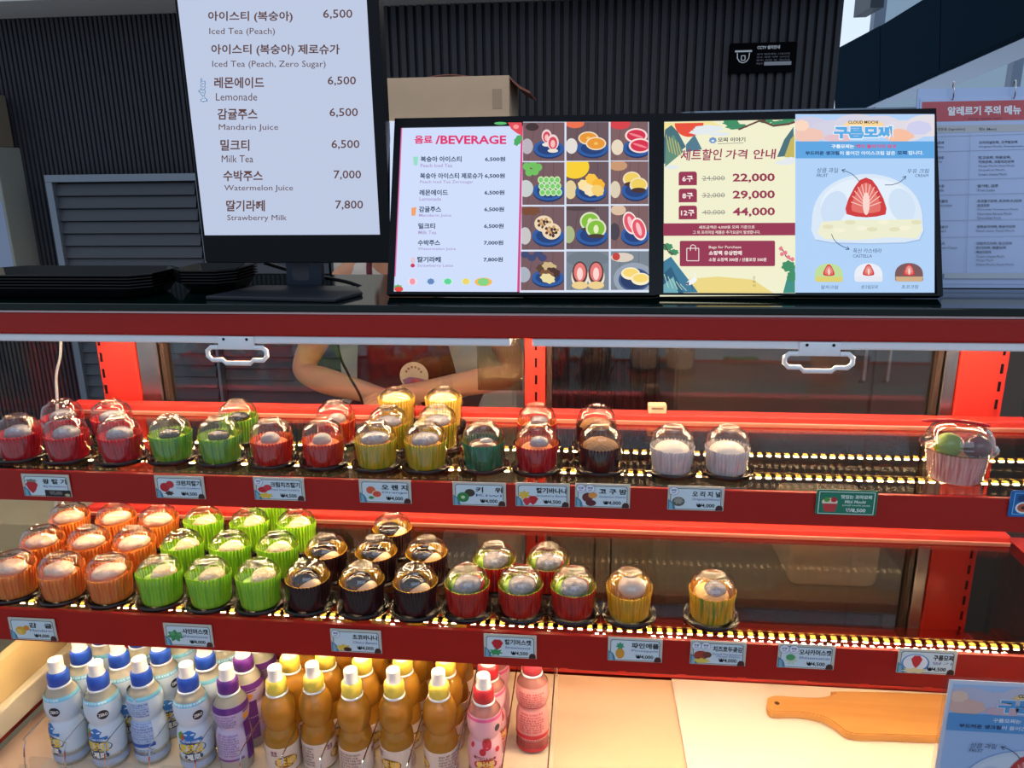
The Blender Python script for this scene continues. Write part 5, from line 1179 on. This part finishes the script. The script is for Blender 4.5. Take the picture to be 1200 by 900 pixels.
# cctv notice
p0, p1 = onY(856, 51, 2.985), onY(930, 84, 2.985)
cw, ch = (p1.x - p0.x), (p0.z - p1.z)
cs = thing('notice_sign', 'small black sign with a dome camera symbol on the slatted wall', 'sign', ((p0.x + p1.x) / 2, 2.985, (p0.z + p1.z) / 2))
bm = BM(); prism(bm, rrect(-cw / 2, -ch / 2, cw / 2, ch / 2, .004, 3), -.003, .014); obj('plate', bm, mat('sign_black', S(9, 10, 14), .8, spec=.04), cs)
P = Print(cs, lambda u, v: ((u - 421) / 276 * cw, (144 - v) / 128 * ch), -.003, .0002); SW = ink(220, 226, 232)
P.rect('symbol', SW, 304, 111, 376, 119); P.line('symbol', SW, [(314, 122), (316, 146), (326, 160), (340, 165), (354, 160), (364, 146), (366, 122)], 4); P.ring('symbol', SW, 332, 134, 348, 154, 3.4)
P.text('lettering', SW, 'CCTV 설치안내', 397, 93, 492, 109, .03)
for k, s_ in enumerate(('목적 범죄예방 시설안전', '장소 매장 내부 24시간', '범위 매장 및 계산대')): P.text('lettering', ink(120, 124, 132), s_, 397, 126 + k * 13, 536, 134 + k * 13, .0)
P.rect('strip', ink(150, 156, 166), 430, 163, 545, 179); P.text('lettering', ink(120, 124, 132), '책임자', 397, 166, 424, 175, .0); P.build()
# steel work table, bins and cartons seen through the lower glass
wt = thing('work_table', 'low steel work table behind the showcase, seen through the lower glass', 'table', (.15, 1.60, 0))
bm = BM(); box(bm, -.95, -.14, .665, .60, .14, .69, .003); obj('tabletop', bm, mat('warm_steel', S(150, 138, 118), .4, .3), wt)
for sx in (-.92, .56):
    for sy in (-.11, .11): bm = BM(); box(bm, sx, sy - .015, 0, sx + .03, sy + .015, .6648); obj('leg', bm, ALU, wt)
bm = BM(); box(bm, -.93, -.12, .20, .58, .12, .215); obj('under_shelf', bm, mat('warm_steel', (0, 0, 0)), wt)
def bin_(name, label, px0, px1, pyt, y, z0, h, d, m, rnd):
    a, b = onY(px0, pyt, y), onY(px1, pyt, y); w = (b.x - a.x) / 2
    bm = BM(); o4 = rrect(-w, 0, w, h, rnd, 5); prism(bm, o4, 0, d); bmesh.ops.bevel(bm, geom=bm.edges[:], offset=.003, segments=1, affect='EDGES')
    o = obj(name, bm, m, None, ((a.x + b.x) / 2, y, z0)); return tag(o, label, name.replace('_', ' '))
bin_('white_container', 'white plastic container on the steel work table behind the right window', 925, 1030, 660, 1.52, .6905, .17, .16, mat('white_tub', S(224, 212, 190), .5), .02)
bin_('beige_carton', 'beige carton on the work table behind the lime green cups', 560, 605, 660, 1.50, .6905, .12, .14, mat('beige_card', S(214, 190, 150), .7), .002)
bin_('brown_carton', 'brown carton on the work table behind the chocolate cups', 400, 520, 660, 1.54, .6905, .10, .14, mat('brown_card', S(150, 116, 76), .75), .002)
slab('low_bench', -1.75, 1.45, 0, -.99, 1.95, .60, mat('bench_beige', S(170, 152, 116), .6), 'low beige bench outside the left end of the showcase', 'bench')
slab('packing_carton', -1.45, 1.50, .6005, -1.13, 1.80, .78, mat('pale_packing_card', S(206, 184, 140), .7), 'pale packing carton lying on the low bench at far left', 'carton')
slab('flat_carton', -1.10, 1.52, .6005, -1.00, 1.75, .70, mat('pale_packing_card', (0, 0, 0)), 'small pale carton on the low bench against the showcase end', 'carton')
# hanging cables
def cable(pts, r, m, label): bm = BM(); tube(bm, spline(pts, 6), r, 6); return tag(obj('hanging_cable', bm, m, smooth=True), label, 'cable')
def at(px, py, y): return onY(px, py, y)
cable([Vector((at(393, 400, 1.42).x, 1.42, 1.40)), at(396, 405, 1.42), at(408, 438, 1.42), at(424, 470, 1.42), at(430, 520, 1.42), at(431, 640, 1.42), Vector((at(431, 640, 1.42).x, 1.44, .6895))], .0028, BLACK, 'black cable hanging in front of the worker behind the left window')
cable([Vector((at(708, 400, 1.42).x, 1.42, 1.40)), at(706, 410, 1.42), at(702, 440, 1.42), at(698, 472, 1.42), at(697, 640, 1.42), Vector((at(697, 640, 1.42).x, 1.44, .6895))], .0024, BLACK, 'black cable hanging behind the right window, left of two')
cable([Vector((at(725, 400, 1.42).x, 1.42, 1.40)), at(722, 412, 1.42), at(714, 440, 1.42), at(716, 475, 1.42), at(716, 640, 1.42), Vector((at(716, 640, 1.42).x, 1.44, .6895))], .0024, BLACK, 'black cable hanging behind the right window, right of two')
cable([at(73, 398, 1.30) + Vector((0, 0, .02)), at(71, 415, 1.30), at(66, 440, 1.30), at(67, 475, 1.30), at(66, 540, 1.30), at(67, 640, 1.30), Vector((at(67, 640, 1.3).x, 1.30, .70))], .0026, WHITEP, 'thin white cable hanging at the left end of the showcase')
p = onY(770, 477, 1.277); bm = BM(); box(bm, -.0155, -.010, 0, .0155, .010, .0155, .002); so = tag(obj('sensor_box', bm, mat('beige_sensor', S(214, 178, 150), .45), None, (p.x, 1.277, Z1 + .0122)), 'small beige sensor box sitting on the upper back rail', 'sensor')
bm = BM(); box(bm, -.010, -.0104, .008, .010, -.0101, .011); obj('sensor_slot', bm, mat('sensor_slot', S(120, 90, 76), .5), so)

# ================================================================ worker behind the left rear window
SKIN = mat('skin', S(206, 150, 118), .45, sss=.15); SHIRT = mat('white_shirt', S(214, 208, 200), .8); APR = mat('maroon_apron', S(96, 26, 40), .8); HAIR = mat('dark_hair', S(24, 18, 16), .5)
def skin_mesh(name, V, Ed, m, parent, sub=2, root=0):
    me = bpy.data.meshes.new(name); me.from_pydata([v[0] for v in V], Ed, []); me.materials.append(m)
    o = bpy.data.objects.new(name, me); COL.objects.link(o); o.parent = parent
    sk = o.modifiers.new('skin', 'SKIN'); sk.use_smooth_shade = True
    for i, v in enumerate(V):
        r = v[1] if isinstance(v[1], tuple) else (v[1], v[1]); me.skin_vertices[0].data[i].radius = r; me.skin_vertices[0].data[i].use_root = (i == root)
    s_ = o.modifiers.new('sub', 'SUBSURF'); s_.levels = sub; s_.render_levels = sub
    return o
wx = onY(478, 330, 1.95).x; WY = 1.96
per = thing('person', 'person in white shirt and maroon apron with folded arms behind the left rear window', 'person', (wx, WY, 0))
def loc(p): return Vector((p.x - wx, p.y - WY, p.z))
elL = loc(onY(352, 436, 1.88)); wrL = loc(onY(438, 462, 1.78)); elR = Vector((.29, -.07, 1.05)); wrR = Vector((.05, -.205, 1.035))
V = [((0, 0, .90), .115), ((0, -.005, 1.02), .105), ((0, -.01, 1.16), .115), ((0, -.005, 1.27), .105), ((0, .0, 1.345), .060), ((0, -.012, 1.40), .046), ((0, -.022, 1.455), .066), ((0, -.018, 1.515), .084), ((0, -.012, 1.57), .076), ((0, -.112, 1.492), .010),
     ((-.095, 0, 1.305), .062), ((-.160, -.005, 1.295), .050), (tuple(elL * .5 + Vector((-.165, -.005, 1.295)) * .5), .043), (tuple(elL), .036), (tuple(elL * .55 + wrL * .45 + Vector((0, 0, -.004))), .036), (tuple(wrL), .025),
     ((.095, 0, 1.305), .062), ((.160, -.005, 1.295), .050), ((.232, -.035, 1.17), .043), (tuple(elR), .036), (tuple(elR * .55 + wrR * .45), .035), (tuple(wrR), .025),
     ((-.085, 0, .86), .088), ((-.09, -.005, .68), .072), ((-.09, .0, .47), .052), ((-.09, .01, .28), .046), ((-.09, .015, .09), .034), ((-.095, -.10, .035), .030),
     ((.085, 0, .86), .088), ((.09, -.005, .68), .072), ((.09, .0, .47), .052), ((.09, .01, .28), .046), ((.09, .015, .09), .034), ((.095, -.10, .035), .030)]
Ed = [(0, 1), (1, 2), (2, 3), (3, 4), (4, 5), (5, 6), (6, 7), (7, 8), (6, 9), (3, 10), (10, 11), (11, 12), (12, 13), (13, 14), (14, 15), (3, 16), (16, 17), (17, 18), (18, 19), (19, 20), (20, 21), (0, 22), (22, 23), (23, 24), (24, 25), (25, 26), (26, 27), (0, 28), (28, 29), (29, 30), (30, 31), (31, 32), (32, 33)]
def hand(wr, d, up, side):
    """palm, four unequal curled fingers and a thumb from the side of the palm"""
    d = d.normalized(); lat = d.cross(up).normalized() * side; k0 = len(V)
    V.append((tuple(wr + d * .035), .022)); Ed.append(({True: 15, False: 21}[wr is wrL], k0)); V.append((tuple(wr + d * .065), .024)); Ed.append((k0, k0 + 1))
    for j, ln in enumerate((.068, .078, .072, .056)):
        b = wr + d * .078 + lat * (.027 - .018 * j); p = len(V)
        V.append((tuple(b), .0095)); Ed.append((k0 + 1, p)); prev = p; pos = b; dd = d.copy()
        for q, f in enumerate((.42, .32, .26)):
            dd = (dd - up * (.22 + .22 * q)).normalized(); pos = pos + dd * ln * f; V.append((tuple(pos), .0090 - .0007 * q)); Ed.append((prev, len(V) - 1)); prev = len(V) - 1
    b = wr + d * .030 + lat * .030; V.append((tuple(b), .0115)); Ed.append((k0, len(V) - 1)); prev = len(V) - 1
    for f in (.030, .026): b = b + (d * .8 + lat * .55 - up * .2).normalized() * f; V.append((tuple(b), .0095)); Ed.append((prev, len(V) - 1)); prev = len(V) - 1
hand(wrL, wrL - elL, Vector((0, -.3, 1)).normalized(), 1)
hand(wrR, wrR - elR, Vector((0, -.3, 1)).normalized(), -1)
skin_mesh('body', V, Ed, SKIN, per)
Vs = [((0, 0, .90), .128), ((0, -.005, 1.02), .118), ((0, -.01, 1.16), .128), ((0, -.005, 1.27), .116), ((0, .0, 1.335), .070), ((-.095, 0, 1.302), .070), ((-.165, -.005, 1.285), .058), ((.095, 0, 1.302), .070), ((.165, -.005, 1.285), .058), ((.208, -.025, 1.22), .052)]
skin_mesh('shirt', Vs, [(0, 1), (1, 2), (2, 3), (3, 4), (3, 5), (5, 6), (3, 7), (7, 8), (8, 9)], SHIRT, per)
Vt = [((0, 0, .93), .125), ((-.085, 0, .86), .100), ((-.09, -.005, .68), .084), ((-.09, .0, .47), .066), ((-.09, .01, .12), .056), ((.085, 0, .86), .100), ((.09, -.005, .68), .084), ((.09, .0, .47), .066), ((.09, .01, .12), .056)]
skin_mesh('trousers', Vt, [(0, 1), (1, 2), (2, 3), (3, 4), (0, 5), (5, 6), (6, 7), (7, 8)], mat('black_trousers', S(26, 26, 30), .8), per)
bm = BM(); G_ = []
for i in range(15):
    z = .55 + (1.30 - .55) * i / 14; half = 1.15 if z < 1.02 else 1.15 - .62 * (z - 1.02) / .28; row = []
    for k in range(17):
        t = -half + 2 * half * k / 16; row.append(bm.verts.new((.148 * math.sin(t), -.146 * math.cos(t) - .006 + .02 * (z - 1.0) ** 2, z)))
    G_.append(row)
for a, b in zip(G_, G_[1:]):
    for k in range(16): bm.faces.new((a[k], a[k + 1], b[k + 1], b[k]))
bmesh.ops.solidify(bm, geom=bm.faces[:], thickness=.003); ap = obj('apron', bm, APR, per, smooth=60)
bm = BM()
for s_ in (-1, 1): tube(bm, spline([(s_ * .066, -.128, 1.29), (s_ * .075, -.085, 1.345), (s_ * .060, -.01, 1.385), (0, .062, 1.39)], 6), .008, 6)
obj('neck_strap', bm, APR, ap)
e = loc(onY(486, 440, 1.81)); bm = BM(); lathe(bm, [(.0001, 0), (.036, 0), (.036, .0015), (.0001, .002)], 28); bmesh.ops.rotate(bm, matrix=Matrix.Rotation(PI / 2, 3, 'X'), verts=bm.verts[:])
em_ = obj('emblem', bm, mat('emblem_cream', S(206, 190, 170), .6), ap, (e.x, -.1555, e.z))
P = Print(em_, lambda u, v: (u, v), -.0022, .0003)
P.poly('emblem_print', ink(150, 100, 150), [(-.03, -.010), (-.012, -.002), (.012, -.004), (.03, -.010), (.022, -.026), (0, -.034), (-.022, -.026)]); P.ell('emblem_print', ink(200, 80, 90), .004, -.014, .012, .008)
for k in range(6): P.ell('emblem_print', ink(120, 100, 90), .02 * math.cos(.4 + k * .46), .004 + .02 * math.sin(.4 + k * .46), .003, .003)
P.build()
bm = BM(); ball(bm, (0, .012, 1.545), .094, .100, .098, 3, .02, 30)
for v in bm.verts:
    if v.co.y < -.045 and v.co.z < 1.575: v.co.y = -.045
ball(bm, (0, .105, 1.52), .040, .045, .05, 2, .05, 40); obj('hair', bm, HAIR, per, smooth=True)
for s_ in (-1, 1):
    bm = BM(); ball(bm, (s_ * .032, -.092, 1.520), .012, .007, .008, 2); ey = obj('eye', bm, mat('eye_white', S(230, 226, 220), .3), per, smooth=True)
    bm = BM(); ball(bm, (s_ * .032, -.0975, 1.520), .0055, .0030, .0055, 2); obj('iris', bm, mat('iris_brown', S(40, 24, 16), .2), ey, smooth=True)
    bm = BM(); ball(bm, (s_ * .083, .0, 1.505), .010, .018, .028, 2); obj('ear', bm, SKIN, per, smooth=True)
bm = BM(); ball(bm, (0, -.088, 1.452), .022, .008, .006, 2); obj('mouth', bm, mat('lips', S(170, 84, 80), .4), per, smooth=True)
